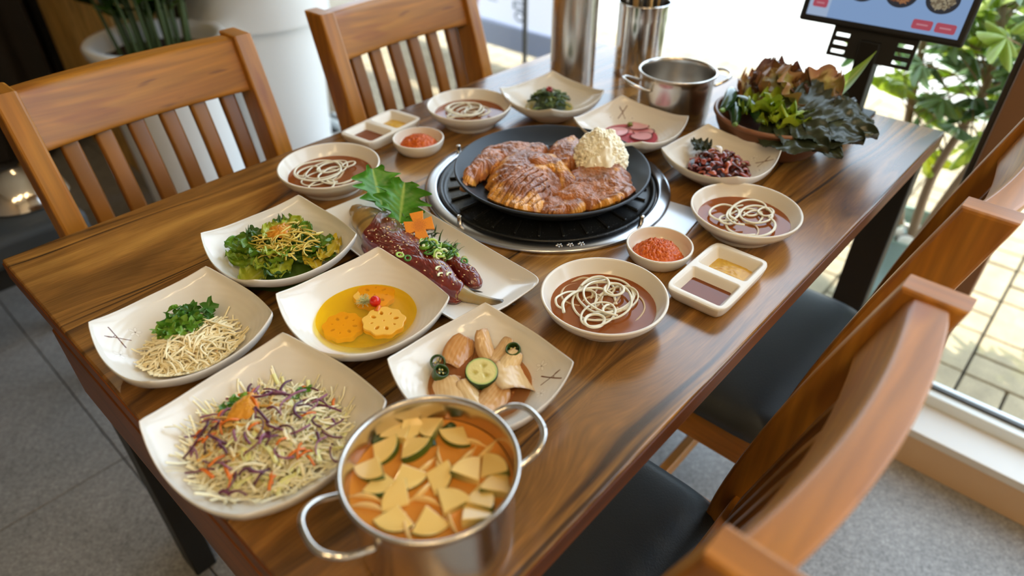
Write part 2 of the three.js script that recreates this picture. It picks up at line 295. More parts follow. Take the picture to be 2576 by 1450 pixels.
// ---------- chairs ----------
// origin on the floor under the seat's middle; the back is at +z
function makeChair(label) {
  const t = thing('dining_chair', label, 'chair');
  const prof = [[0.175, 0], [0.178, 0.20], [0.182, 0.42], [0.200, 0.56], [0.238, 0.72], [0.282, 0.872]], dep = [0.034, 0.038, 0.05, 0.052, 0.05, 0.044];
  const ev = (y) => { let i = 0; while (i < prof.length - 2 && prof[i + 1][1] < y) i++; const f = clamp((y - prof[i][1]) / (prof[i + 1][1] - prof[i][1])); return lerp(prof[i][0], prof[i + 1][0], f); };
  const side = new THREE.Shape(); const F = prof.map(([z, y], i) => [z - dep[i] / 2, y]), B = prof.map(([z, y], i) => [z + dep[i] / 2, y]).reverse();
  side.moveTo(...F[0]); side.splineThru(F.slice(1).map((q) => new THREE.Vector2(...q))); side.lineTo(...B[0]); side.splineThru(B.slice(1).map((q) => new THREE.Vector2(...q))); side.closePath();
  for (const s of [-1, 1]) {
    const g = new THREE.ExtrudeGeometry(side, { depth: 0.024, bevelEnabled: true, bevelThickness: 0.004, bevelSize: 0.004, bevelSegments: 2, curveSegments: 8 });
    g.rotateY(-PI / 2); g.translate(s * 0.176 + 0.012, 0, 0); mesh('back_post', grainUV(g, 'y', s), M.chair, t);
    mesh('front_leg', bar(0.036, 0.405, 0.036, s * 0.172, 0.2025, -0.185, 'y', 0.005, s + 2), M.chair, t);
    mesh('side_rail', bar(0.022, 0.06, 0.34, s * 0.174, 0.385, -0.005, 'z', 0.003, s + 4), M.chair, t);
    mesh('side_stretcher', bar(0.02, 0.03, 0.34, s * 0.174, 0.20, -0.005, 'z', 0.003, s + 6), M.chair, t);
  }
  // crest rail bowed outwards
  const crest = surf(24, 32, (a, u) => {
    const x = -0.165 + 0.33 * a, bow = 0.016 * (1 - (2 * a - 1) ** 2), k = u * TAU, cs = Math.cos(k), sn = Math.sin(k), pw = (q) => Math.sign(q) * Math.pow(Math.abs(q), 0.22);
    const y = 0.830 + 0.042 * pw(sn), z = ev(y) + bow + 0.0165 * pw(cs); return [x, y, z, x + 0.4, y + z * 0.8];
  });
  const endCap = (x) => surf(32, 2, (u, r) => { const k = u * TAU, cs = Math.cos(k), sn = Math.sin(k), pw = (q) => Math.sign(q) * Math.pow(Math.abs(q), 0.22), y = 0.830 + 0.042 * pw(sn) * r, z = ev(y) + 0.0165 * pw(cs) * r; return [x, y, z, y, z]; });
  mesh('crest_rail', merge([crest, endCap(-0.165), endCap(0.165)]), M.chair, t);
  mesh('lower_rail', bar(0.33, 0.05, 0.022, 0, 0.50, ev(0.5) + 0.002, 'x', 0.003, 8), M.chair, t);
  for (let k = 0; k < 6; k++) {
    const x = -0.126 + k * 0.0504;
    const g = surf(10, 12, (u, v) => { const y = 0.51 + 0.29 * v, a = u * TAU, pw = (q) => Math.sign(q) * Math.pow(Math.abs(q), 0.4); return [x + 0.0135 * pw(Math.cos(a)), y, ev(y) + 0.004 + 0.012 * (1 - (x / 0.165) ** 2) * v + 0.0075 * pw(Math.sin(a)), y + k * 0.13, x + 0.2 + 0.02 * Math.sin(a)]; }, true);
    mesh('slat', g, M.chairDark, t);
  }
  mesh('front_rail', bar(0.32, 0.06, 0.022, 0, 0.385, -0.185, 'x', 0.003, 11), M.chair, t);
  mesh('rear_rail', bar(0.32, 0.06, 0.022, 0, 0.385, 0.175, 'x', 0.003, 12), M.chair, t);
  mesh('cross_stretcher', bar(0.33, 0.03, 0.018, 0, 0.20, 0.0, 'x', 0.003, 13), M.chair, t);
  const pad = surf(40, 14, (u, v) => {
    const a = u * TAU, pw = (q, e) => Math.sign(q) * Math.pow(Math.abs(q), e), R = v < 0.7 ? v / 0.7 : v > 0.92 ? (1 - v) / 0.08 : 1, e = 0.25;
    const cx = pw(Math.cos(a), e), cz = pw(Math.sin(a), e), q = v < 0.7 ? 1 - Math.pow(R, 7) : 0, m = v < 0.7 ? Math.pow(R, 0.8) : R;
    const y = v < 0.7 ? 0.448 + 0.022 * Math.pow(q, 0.6) : v > 0.92 ? 0.415 : 0.448 - 0.033 * (v - 0.7) / 0.22; return [0.197 * cx * m, y, -0.012 + 0.198 * cz * m];
  }, true);
  mesh('seat', pad, M.leather, t);
  return t;
}
{
  const c = makeChair('wooden slat-back chair in the right foreground, its crest rail nearest the camera');
  c.position.set(-0.315, 0, 0.262);
  copyOf(c, [0.205, 0, 0.262], 0, 'wooden slat-back chair on the right side, second from the camera, near the window', 'dining chairs');
  copyOf(c, [-0.348, 0, -0.258], PI, 'wooden slat-back chair on the left side, in front of the potted plant', 'dining chairs');
  copyOf(c, [0.172, 0, -0.258], PI, 'wooden slat-back chair on the left side farther back, in front of the banner', 'dining chairs');
  c.userData.group = 'dining chairs'; c.scale.x = 0.93;
}
// ---------- left background ----------
{
  const c = thing('wood_cabinet', 'tall pale oak cabinet standing behind the potted plant', 'cabinet', [0.048, 0, -2.15]);
  mesh('side_panel', bar(0.018, 1.5, 0.70, 0.009, 0.75, 0, 'y', 0.002), M.oak, c);
  mesh('carcass', bar(0.18, 1.49, 0.69, 0.11, 0.745, 0, 'y', 0.003, 2), M.oak, c);
  mesh('cabinet_top', bar(0.22, 0.03, 0.72, 0.105, 1.515, 0, 'z', 0.003, 4), M.oak, c);
  const f = thing('black_frame_post', 'slim black metal post at the left end of the oak cabinet', 'post', [0.07, 0, -2.60]);
  mesh('post', at(new RoundedBoxGeometry(0.07, 2.0, 0.09, 2, 0.003), 0, 1.0, 0), M.blackMetal, f);
  mesh('foot_plate', at(new RoundedBoxGeometry(0.1, 0.012, 0.12, 2, 0.003), 0, 0.006, 0), M.blackMetal, f);
  const cur = surf(120, 8, (a, b) => [-1.5 + 1.475 * a, 0.03 + 2.2 * b, -2.45 + 0.03 * Math.sin(a * 70) + 0.012 * noise(a * 20, b * 2), a * 2, b * 2]);
  solo('dark_curtain', cur, std({ color: lin(46, 42, 40), roughness: 0.95, side: THREE.DoubleSide }), 'dark grey pleated curtain hanging at the far left of the room', 'curtain');
  const b = thing('black_bench', 'black padded bench at the far left behind the nearest left chair', 'bench', [-0.78, 0, -1.16]);
  mesh('cushion', at(new RoundedBoxGeometry(0.76, 0.07, 0.40, 4, 0.02), 0, 0.43, 0), M.leather, b);
  mesh('bench_base', at(new RoundedBoxGeometry(0.70, 0.06, 0.34, 2, 0.004), 0, 0.37, 0), M.blackMetal, b);
  for (const sx of [-1, 1]) for (const sz of [-1, 1]) mesh('leg', at(new RoundedBoxGeometry(0.035, 0.35, 0.035, 2, 0.003), sx * 0.32, 0.175, sz * 0.14), M.blackMetal, b);
  solo('steel_bowl', lathe([[0, 0.075], [0.03, 0.073], [0.06, 0.055], [0.08, 0.025], [0.088, 0.002], [0.092, 0], [0.09, 0.003], [0.083, 0.026], [0.062, 0.058], [0.031, 0.0765], [0, 0.0785]], 40), M.polished, 'shiny round metal bowl turned over on the black bench', 'bowl', [-0.47, 0.466, -1.12]);
}
function planter(label, pos, H, rt, rb, lip, soilY) {
  const t = thing('planter', label, 'planter', pos);
  const prof = [[0, 0], [rb - 0.01, 0], [rb, 0.01], [lerp(rb, rt, (H - lip) / H), H - lip], [rt + 0.004, H - lip + 0.002], [rt + 0.008, H - 0.008], [rt + 0.002, H], [rt - 0.02, H - 0.004], [rt - 0.028, H - 0.03], [rt - 0.032, soilY - 0.02], [0, soilY - 0.02]];
  mesh('pot', lathe(prof, 64), M.planter, t);
  mesh('soil', surf(32, 8, (a, r) => { const R = r * (rt - 0.03); return [R * Math.cos(-a * TAU), soilY + 0.012 * noise(R * 30 * Math.cos(a * TAU), R * 30 * Math.sin(a * TAU)), R * Math.sin(-a * TAU)]; }, true), M.soil, t);
  return t;
}
planter('round white planter holding the dark green plant beside the oak cabinet', [0.06, 0, -1.52], 0.62, 0.185, 0.14, 0.03, 0.57);
planter('large tall white planter between the two left chairs and the window', [0.455, 0, -1.64], 1.25, 0.232, 0.165, 0.67, 1.18);
// ---------- tableware ----------
// printed decoration: a brown twig and pale blossoms, as on the photograph's dishes
const printTex = (() => {
  const c = document.createElement('canvas'); c.width = c.height = 1024; const g = c.getContext('2d');
  g.fillStyle = 'rgb(232,226,215)'; g.fillRect(0, 0, 1024, 1024);
  g.save(); g.translate(760, 760); g.rotate(PI / 4 + 0.25); g.lineCap = 'round'; g.strokeStyle = 'rgb(104,56,22)';
  const st = (w, a) => { g.lineWidth = w; g.beginPath(); g.moveTo(...a[0]); g.bezierCurveTo(...a[1], ...a[2], ...a[3]); g.stroke(); };
  st(6, [[-36, 54], [-14, 20], [4, -10], [34, -50]]); st(5, [[-54, -2], [-20, 4], [0, 0], [44, 12]]); st(3, [[8, -8], [14, 10], [22, 16], [44, 12]]);
  for (const [x, y, s] of [[-70, -60, 22], [-96, 70, 22], [-20, 116, 24]]) {
    g.save(); g.translate(x, y); g.fillStyle = 'rgb(242,237,229)'; g.strokeStyle = 'rgb(204,194,180)'; g.lineWidth = 1.5;
    for (let k = 0; k < 5; k++) { g.rotate(TAU / 5); g.beginPath(); g.ellipse(0, -s * 0.75, s * 0.3, s * 0.55, 0, 0, TAU); g.fill(); g.stroke(); }
    g.fillStyle = 'rgb(60,36,24)'; g.beginPath(); g.arc(0, 0, 2.6, 0, TAU); g.fill(); g.restore();
  }
  g.restore();
  const t = new THREE.CanvasTexture(c); t.colorSpace = THREE.SRGBColorSpace; return t;
})();
const dishMat = std({ map: printTex, roughness: 0.13, bumpMap: ribTex, bumpScale: 0.00012 });
// square dish with raised, pointed corners: R = centre to corner
function dishGeo(R) {
  const k = R / 0.0895, apo = 0.0757 * k, c = R / Math.SQRT2, sag = apo - c, rho = (c * c + sag * sag) / (2 * sag), d = apo - rho;
  const arc = (f) => d * Math.cos(f) + Math.sqrt(Math.max(0, rho * rho - d * d * Math.sin(f) ** 2));
  const plan = (a) => { const f = ((a + PI / 4) % (PI / 2) + PI / 2) % (PI / 2) - PI / 4, r1 = arc(f), r2 = arc(f > 0 ? f - PI / 2 : f + PI / 2), e = 0.0016 * k, h = Math.max(e - Math.abs(r1 - r2), 0) / e; return Math.min(r1, r2) - h * h * e * 0.25; };
  const rimY = (a) => { const q = (plan(a) - apo) / (R - apo); return 0.0390 * Math.sqrt(k) + 0.0115 * Math.max(0, q) ** 1.3 * k; };
  const inY = (a, t) => 0.007 + (rimY(a) - 0.0035 - 0.007) * Math.pow(clamp((t - 0.34) / 0.66), 1.75);
  const rad = (a, t) => lerp(0.94 * apo, plan(a), Math.pow(t, 1.6));
  const T = [];
  for (let i = 0; i <= 22; i++) T.push((a) => { const t = i / 22 * 0.972; return [t * rad(a, t), inY(a, t)]; });
  const rim = [[0.982, 0.0012], [0.994, 0.0024], [1.0, 0.0010], [0.998, -0.0016]];
  for (const [q, dy] of rim) T.push((a) => [q * plan(a), rimY(a) - 0.0014 + dy]);
  for (let i = 10; i >= 0; i--) T.push((a) => { const t = 0.46 + 0.53 * i / 10.4; return [t * rad(a, t), Math.max(0.0035, inY(a, t) - 0.0048)]; });
  T.push((a) => [0.455 * 0.95 * apo, 0.003], (a) => [0.45 * 0.95 * apo, 0], (a) => [0.41 * 0.95 * apo, 0], (a) => [0.40 * 0.95 * apo, 0.003], () => [0.0001, 0.003]);
  const n = T.length - 1;
  return surf(128, n, (u, v) => { const a = u * TAU, [r, y] = T[Math.round(v * n)](a), x = r * Math.cos(a), z = r * Math.sin(a); return [x, y, z, 0.5 + x / (2.24 * R), 0.5 + z / (2.24 * R)]; }, true);
}
const dishFloor = (R, r) => 0.0075 + 0.034 * Math.pow(clamp((r / (0.95 * 0.0758 * R / 0.0895) - 0.34) / 0.66), 1.75);
const DISH = {};
function dish(key, x, z, R, deg, label, turn90 = -1) {
  const geo = DISH[R] || (DISH[R] = dishGeo(R * 1.012));
  solo('square_dish', geo, turn90 < 0 ? M.porcelain : dishMat, label, 'dish', [x, TH, z], -(deg - 45 + 90 * Math.max(0, turn90)) * PI / 180, 'square white side dishes');
}
dish('soy', -0.383, 0.238, 0.0895, 49, 'square white dish of soy-pickled onions, partly behind the front stew pot', 1);
dish('lotus', -0.397, 0.073, 0.094, 49, 'square white dish holding lotus root slices in yellow liquid');
dish('radish', -0.547, -0.036, 0.0925, 43, 'square white dish of pale shredded salad with a green sprig, near the left table corner', 3);
dish('slaw', -0.560, 0.147, 0.105, 41, 'largest square white dish, heaped with purple and white slaw at the table end');
dish('salad', -0.390, -0.102, 0.0955, 48, 'square white dish filled with leafy green salad');
dish('pink', 0.200, 0.015, 0.095, 46, 'square white dish of pink pickled radish behind the grill', 0);
dish('kimchi', 0.196, 0.182, 0.0905, 48, 'square white dish of dark red spicy pieces in front of the lettuce basket', 1);
dish('spinach', 0.210, -0.163, 0.0935, 51, 'square white dish of seasoned greens beside the tall steel canister');

// round bowls
const bowlGeo = (() => {
  const p = [[0, 0.006], [0.03, 0.0062], [0.042, 0.0075], [0.052, 0.0125], [0.060, 0.021], [0.066, 0.032], [0.0700, 0.0428], [0.0712, 0.0448], [0.0726, 0.0452], [0.0738, 0.0442], [0.0738, 0.0422]];
  for (let i = 0; i <= 12; i++) { const t = i / 12, y = 0.0395 - 0.0325 * t, r = 0.0725 - 0.0265 * Math.pow(t, 1.6); p.push([r + (i % 2 ? 0.0004 : -0.0003), y]); }
  p.push([0.0445, 0.006], [0.045, 0.001], [0.044, 0], [0.041, 0], [0.040, 0.003], [0, 0.003]);
  return lathe(p.reverse(), 96);
})();
const BOWLS = [['front', -0.1985, 0.2525, 0.977, 'nearest the camera'], ['right', 0.083, 0.283, 0.995, 'on the right, beside the sauce dish'], ['left', -0.2205, -0.2405, 1.025, 'on the left, behind the leafy salad'], ['back', 0.0875, -0.252, 1.02, 'at the back left']];
for (const [k, x, z, s, where] of BOWLS) { const b = solo('round_bowl', bowlGeo, M.bowl, 'round white ribbed bowl of onion broth ' + where, 'bowl', [x, TH, z], 0, 'round white broth bowls'); b.scale.set(s, 0.8 * s, s); }
const dipGeo = lathe([[0, 0], [0.029, 0], [0.031, 0.001], [0.037, 0.010], [0.0405, 0.022], [0.0416, 0.032], [0.0412, 0.0345], [0.0398, 0.0350], [0.0386, 0.0340], [0.0374, 0.022], [0.034, 0.011], [0.028, 0.0058], [0, 0.005]], 72);
const DIPS = [[-0.0525, 0.235, 'near the front edge of the grill ring'], [-0.048, -0.2365, 'beside the back sauce dish']];
for (const [x, z, w] of DIPS) solo('dip_bowl', dipGeo, M.bowl, 'small round white bowl of red paste ' + w, 'bowl', [x, TH, z], 0, 'small paste bowls').scale.set(1.03, 0.66, 1.03);
// two-part sauce dishes
const sauceGeo = (() => {
  const hx = 0.065, hz = 0.0385, well = (x, z) => { const X = Math.abs(x) - hx / 2 + 0.0012, a = Math.abs(X) - (hx / 2 - 0.0064), b = Math.abs(z) - (hz - 0.0058), q = a > -0.006 && b > -0.006 ? Math.hypot(a + 0.006, b + 0.006) - 0.006 : Math.max(a, b); return 0.026 - 0.0195 * smooth(0.0006, -0.0125, q); };
  const edge = (a, b) => [hx * a * (1 - 0.075 * Math.abs(b) ** 7 * Math.abs(a) ** 5), hz * b * (1 - 0.12 * Math.abs(a) ** 7 * Math.abs(b) ** 5)];
  const top = surf(92, 60, (u, v) => { const a = 2 * u - 1, b = 2 * v - 1, [x, z] = edge(a, b), s = Math.max(Math.abs(a), Math.abs(b)); return [x, well(x, z) - 0.0012 * Math.pow(s, 40), z]; });
  const T = [[1, 0.0248], [1.008, 0.0232], [1.0, 0.0210], [0.965, 0.012], [0.90, 0.004], [0.86, 0], [0.5, 0], [0.0001, 0]];
  const per = (t) => { const k = (t % 1) * 4, e = Math.floor(k), f = (k - e) * 2 - 1; return [[f, -1], [1, f], [-f, 1], [-1, -f]][e % 4]; };
  const skirt = surf(160, T.length - 1, (u, v) => { const [s, y] = T[Math.round(v * (T.length - 1))], [x, z] = edge(...per(u)); return [x * s, y, z * s]; }, true);
  return merge([top, skirt]);
})();
const SAUCES = [[-0.057, 0.3215, 0.02, 'near the right table edge'], [-0.054, -0.326, 0.12, 'near the left table edge']];
for (const [x, z, r, w] of SAUCES) solo('sauce_dish', sauceGeo, M.bowl, 'two-part white sauce dish ' + w, 'dish', [x, TH, z], r, 'two-part sauce dishes').scale.y = 0.78;
// long fish platter
{
  const hx = 0.0625, hz = 0.161, out = (a, s) => { const e = 0.13, pw = (q) => Math.sign(q) * Math.pow(Math.abs(q), e); const sx = pw(Math.cos(a)), sz = pw(Math.sin(a)); return [s * hx * sx * (1 + 0.03 * (1 - sz * sz)), s * hz * sz * (1 + 0.02 * (1 - sx * sx))]; };
  const T = [[0, 0.006], [0.4, 0.006], [0.7, 0.0065], [0.8, 0.0085], [0.9, 0.0135], [0.96, 0.018], [0.99, 0.0205], [1, 0.0205], [1.0, 0.0185], [0.93, 0.0125], [0.82, 0.004], [0.78, 0], [0.4, 0], [0, 0]], n = T.length - 1;
  solo('fish_platter', surf(140, n, (u, v) => { const [s, y] = T[Math.round(v * n)], [x, z] = out(u * TAU, s), cor = Math.pow(Math.abs(x / hx * z / hz), 3); return [x, y + (s > 0.85 && y > 0.01 ? cor * 0.004 : 0), z]; }, true), std({ color: lin(233, 229, 223), roughness: 0.12 }), 'long rectangular white platter under the sauced fish', 'plate', [-0.265, TH, 0.010], -0.06);
}
// pots
function pot(label, pos, s, turn) {
  const t = thing('steel_pot', label, 'pot', pos, turn); t.scale.setScalar(s);
  mesh('pot_body', lathe([[0, 0], [0.058, 0], [0.061, 0.002], [0.0625, 0.006], [0.0638, 0.02], [0.0645, 0.076], [0.0652, 0.083], [0.0672, 0.0865], [0.0688, 0.0880], [0.0688, 0.0898], [0.0672, 0.0908], [0.0655, 0.0902], [0.0640, 0.0870], [0.0632, 0.080], [0.0625, 0.02], [0.060, 0.006], [0.055, 0.004], [0, 0.004]], 128), M.steel, t);
  for (const q of [0, PI]) {
    const pts = []; for (let i = 0; i <= 14; i++) { const f = i / 14 * 2 - 1, out = Math.pow(Math.max(0, 1 - Math.pow(Math.abs(f), 2.6)), 0.6); pts.push(V(0.0600 + 0.038 * out, 0.066 + 0.014 * out, 0.033 * f * (0.82 + 0.25 * out))); }
    const h = mesh('handle', tube(pts, (u) => 0.0027, 48, 12), M.polished, t); h.rotation.y = q;
  }
  return t;
}
pot('stainless two-handled pot of zucchini stew nearest the camera', [-0.516, TH, 0.317], 1, -0.24);
const pot2 = pot('stainless two-handled empty pot at the back beside the lettuce basket', [0.352, TH, 0.006], 1.0, -0.62);
// canisters at the back
{
  const t = thing('steel_canister', 'tall plain brushed steel canister at the back left corner of the table', 'canister', [0.375, TH, -0.245]);
  mesh('canister_body', lathe([[0, 0], [0.043, 0], [0.045, 0.002], [0.045, 0.24], [0.044, 0.242], [0, 0.242]], 64), M.steel, t);
  mesh('lid', lathe([[0, 0.243], [0.0455, 0.243], [0.0462, 0.245], [0.0462, 0.258], [0.045, 0.26], [0.012, 0.261], [0.010, 0.275], [0, 0.276]], 64), M.polished, t);
  const c = thing('cutlery_canister', 'open steel canister filled with dark-handled cutlery at the back of the table', 'canister', [0.515, TH, -0.178]);
  mesh('canister_body', lathe([[0, 0], [0.049, 0], [0.051, 0.002], [0.0515, 0.014], [0.051, 0.016], [0.051, 0.112], [0.0516, 0.114], [0.051, 0.116], [0.0515, 0.136], [0.053, 0.142], [0.0525, 0.1445], [0.0505, 0.143], [0.0498, 0.134], [0.0498, 0.006], [0, 0.005]], 72), M.polished, c);
  reseed(5); const dk = std({ color: lin(48, 44, 44), roughness: 0.4 });
  for (let k = 0; k < 16; k++) {
    const a = k * 2.4, r = 0.008 + 0.030 * Math.sqrt(k / 16), tilt = 0.16;
    const g = k % 3 ? tube([V(0, 0, 0), V(0, 0.09, 0), V(0, 0.175 + rnd(0.012), 0)], (u) => 0.0030 + 0.0018 * smooth(0.5, 1, u), 12, 8, 0.6) : tube([V(0, 0, 0), V(0, 0.1, 0), V(0, 0.17, 0), V(0, 0.195, 0)], (u) => 0.0028 + 0.013 * smooth(0.74, 0.9, u), 20, 10, 0.22);
    const o = solo(k % 3 ? 'chopstick' : 'spoon', g, k % 3 ? (k % 2 ? dk : M.oak) : M.polished, k % 3 ? (k % 2 ? 'dark' : 'pale wooden') + ' chopstick standing upright in the open steel cutlery canister' : 'metal spoon standing upright in the open steel cutlery canister', k % 3 ? 'chopstick' : 'spoon', [0.515 + r * Math.cos(a), TH + 0.007, -0.178 + r * Math.sin(a)], a, k % 3 ? 'chopsticks in the canister' : 'spoons in the canister');
    o.rotation.set(0.05 * Math.sin(a), a, -0.05);
  }
}
// ---------- grill, iron plate ----------
{
  const t = thing('table_grill', 'round built-in table grill with wide steel ring and black slotted plate', 'grill', [0, TH, 0.003]);
  mesh('steel_ring', lathe([[0.160, -0.002], [0.186, 0.0005], [0.1865, 0.003], [0.1852, 0.0052], [0.182, 0.0066], [0.176, 0.0078], [0.1705, 0.0082], [0.168, 0.0076], [0.1665, 0.005], [0.1660, -0.002], [0.160, -0.004], [0.160, -0.002]].reverse(), 160), M.ringSteel, t);
  const speck = tex(512, 512, (u, v) => { const n = noise(u * 130, v * 130, 3), c = noise(u * 5, v * 5, 8), k = n > 0.52 - 0.1 * c ? 90 : 0; return [26 + k, 28 + k, 30 + k]; });
  const gm = std({ map: speck, roughness: 0.32, metalness: 0.1 });
  const plate = lathe([[0, 0.016], [0.06, 0.014], [0.11, 0.009], [0.132, 0.0055], [0.148, 0.0030], [0.1545, 0.0026], [0.1575, 0.0050], [0.1600, 0.0074], [0.1630, 0.0076], [0.1648, 0.0060], [0.1652, 0.001], [0.1652, -0.003], [0, -0.003]].reverse(), 128);
  const p = plate.attributes.position, uv = plate.attributes.uv; for (let i = 0; i < p.count; i++) uv.setXY(i, p.getX(i) * 4 + 0.5, p.getZ(i) * 4 + 0.5);
  const pm = mesh('grill_plate', plate, gm, t);
  const rib = at(new RoundedBoxGeometry(0.030, 0.0040, 0.0045, 2, 0.0016), 0, 0, 0, 0, 0, -0.12);
  for (let k = 0; k < 28; k++) { const m = mesh('raised_rib', rib, M.ironGloss, pm), a = k / 28 * TAU + 0.05; m.position.set(0.136 * Math.cos(a), 0.0062, 0.136 * Math.sin(a)); m.rotation.y = -a; }
  // stop pins and the embossed blossoms on the ring
  for (const [x, z] of [[-0.1735, -0.012], [-0.005, 0.174], [0.173, -0.02], [-0.02, -0.173]]) mesh('stop_pin', at(lathe([[0, -0.002], [0.0036, -0.002], [0.0036, 0.0115], [0.0029, 0.0125], [0, 0.0127]], 20), x, 0.0075, z), M.polished, t);
  for (const da of [-0.085, 0, 0.085]) {
    const a = 2.27 + da, e = thing0('embossed_blossom', t, 0.1755 * Math.cos(a), 0.0080, 0.1755 * Math.sin(a)), list = [];
    for (let k = 0; k < 5; k++) list.push(at(new THREE.SphereGeometry(0.0019, 10, 6).scale(1, 0.5, 0.7), 0.0032 * Math.cos(k * TAU / 5), 0, 0.0032 * Math.sin(k * TAU / 5), -k * TAU / 5));
    list.push(new THREE.SphereGeometry(0.001, 8, 6)); e.geometry = merge(list);
  }
  solo('control_panel', at(new RoundedBoxGeometry(0.092, 0.0022, 0.080, 2, 0.001), 0, 0.0011, 0), std({ color: lin(206, 210, 218), roughness: 0.16, metalness: 0.25 }), 'smooth pale panel set flat in the table at the right edge of the grill ring', 'panel', [0.041, TH, 0.190], 0.16);
  solo('iron_plate', lathe([[0, 0.019], [0.10, 0.019], [0.122, 0.021], [0.138, 0.0345], [0.1430, 0.0395], [0.1446, 0.0405], [0.1446, 0.0425], [0.1430, 0.0435], [0.1405, 0.0425], [0.134, 0.037], [0.118, 0.0265], [0.10, 0.0245], [0, 0.0245]], 128), std({ color: lin(38, 44, 52), roughness: 0.42, metalness: 0.25 }), 'round black iron serving plate of marinated pork on the grill', 'plate', [-0.007, TH, 0.017]);
}
function thing0(name, parent, x, y, z) { const m = mesh(name, new THREE.BufferGeometry(), M.polished, parent); m.position.set(x, y, z); return m; }
// ---------- food ----------
const wet = (o) => phys({ roughness: 0.26, ...o });
const liquid = (r, g, b, tr, rough = 0.04) => phys({ color: lin(r, g, b), transmission: tr, roughness: rough, thickness: 0, ior: 1.33, side: THREE.DoubleSide });
const pool = (r, n = 48) => surf(n, 6, (a, t) => { const R = t * r * (1 + 0.012 * noise(Math.cos(a * TAU) * 2, Math.sin(a * TAU) * 2, r * 90)); return [R * Math.cos(a * TAU), t > 0.95 ? 0.0006 : 0, -R * Math.sin(a * TAU)]; }, true);
const vc = { vertexColors: true };

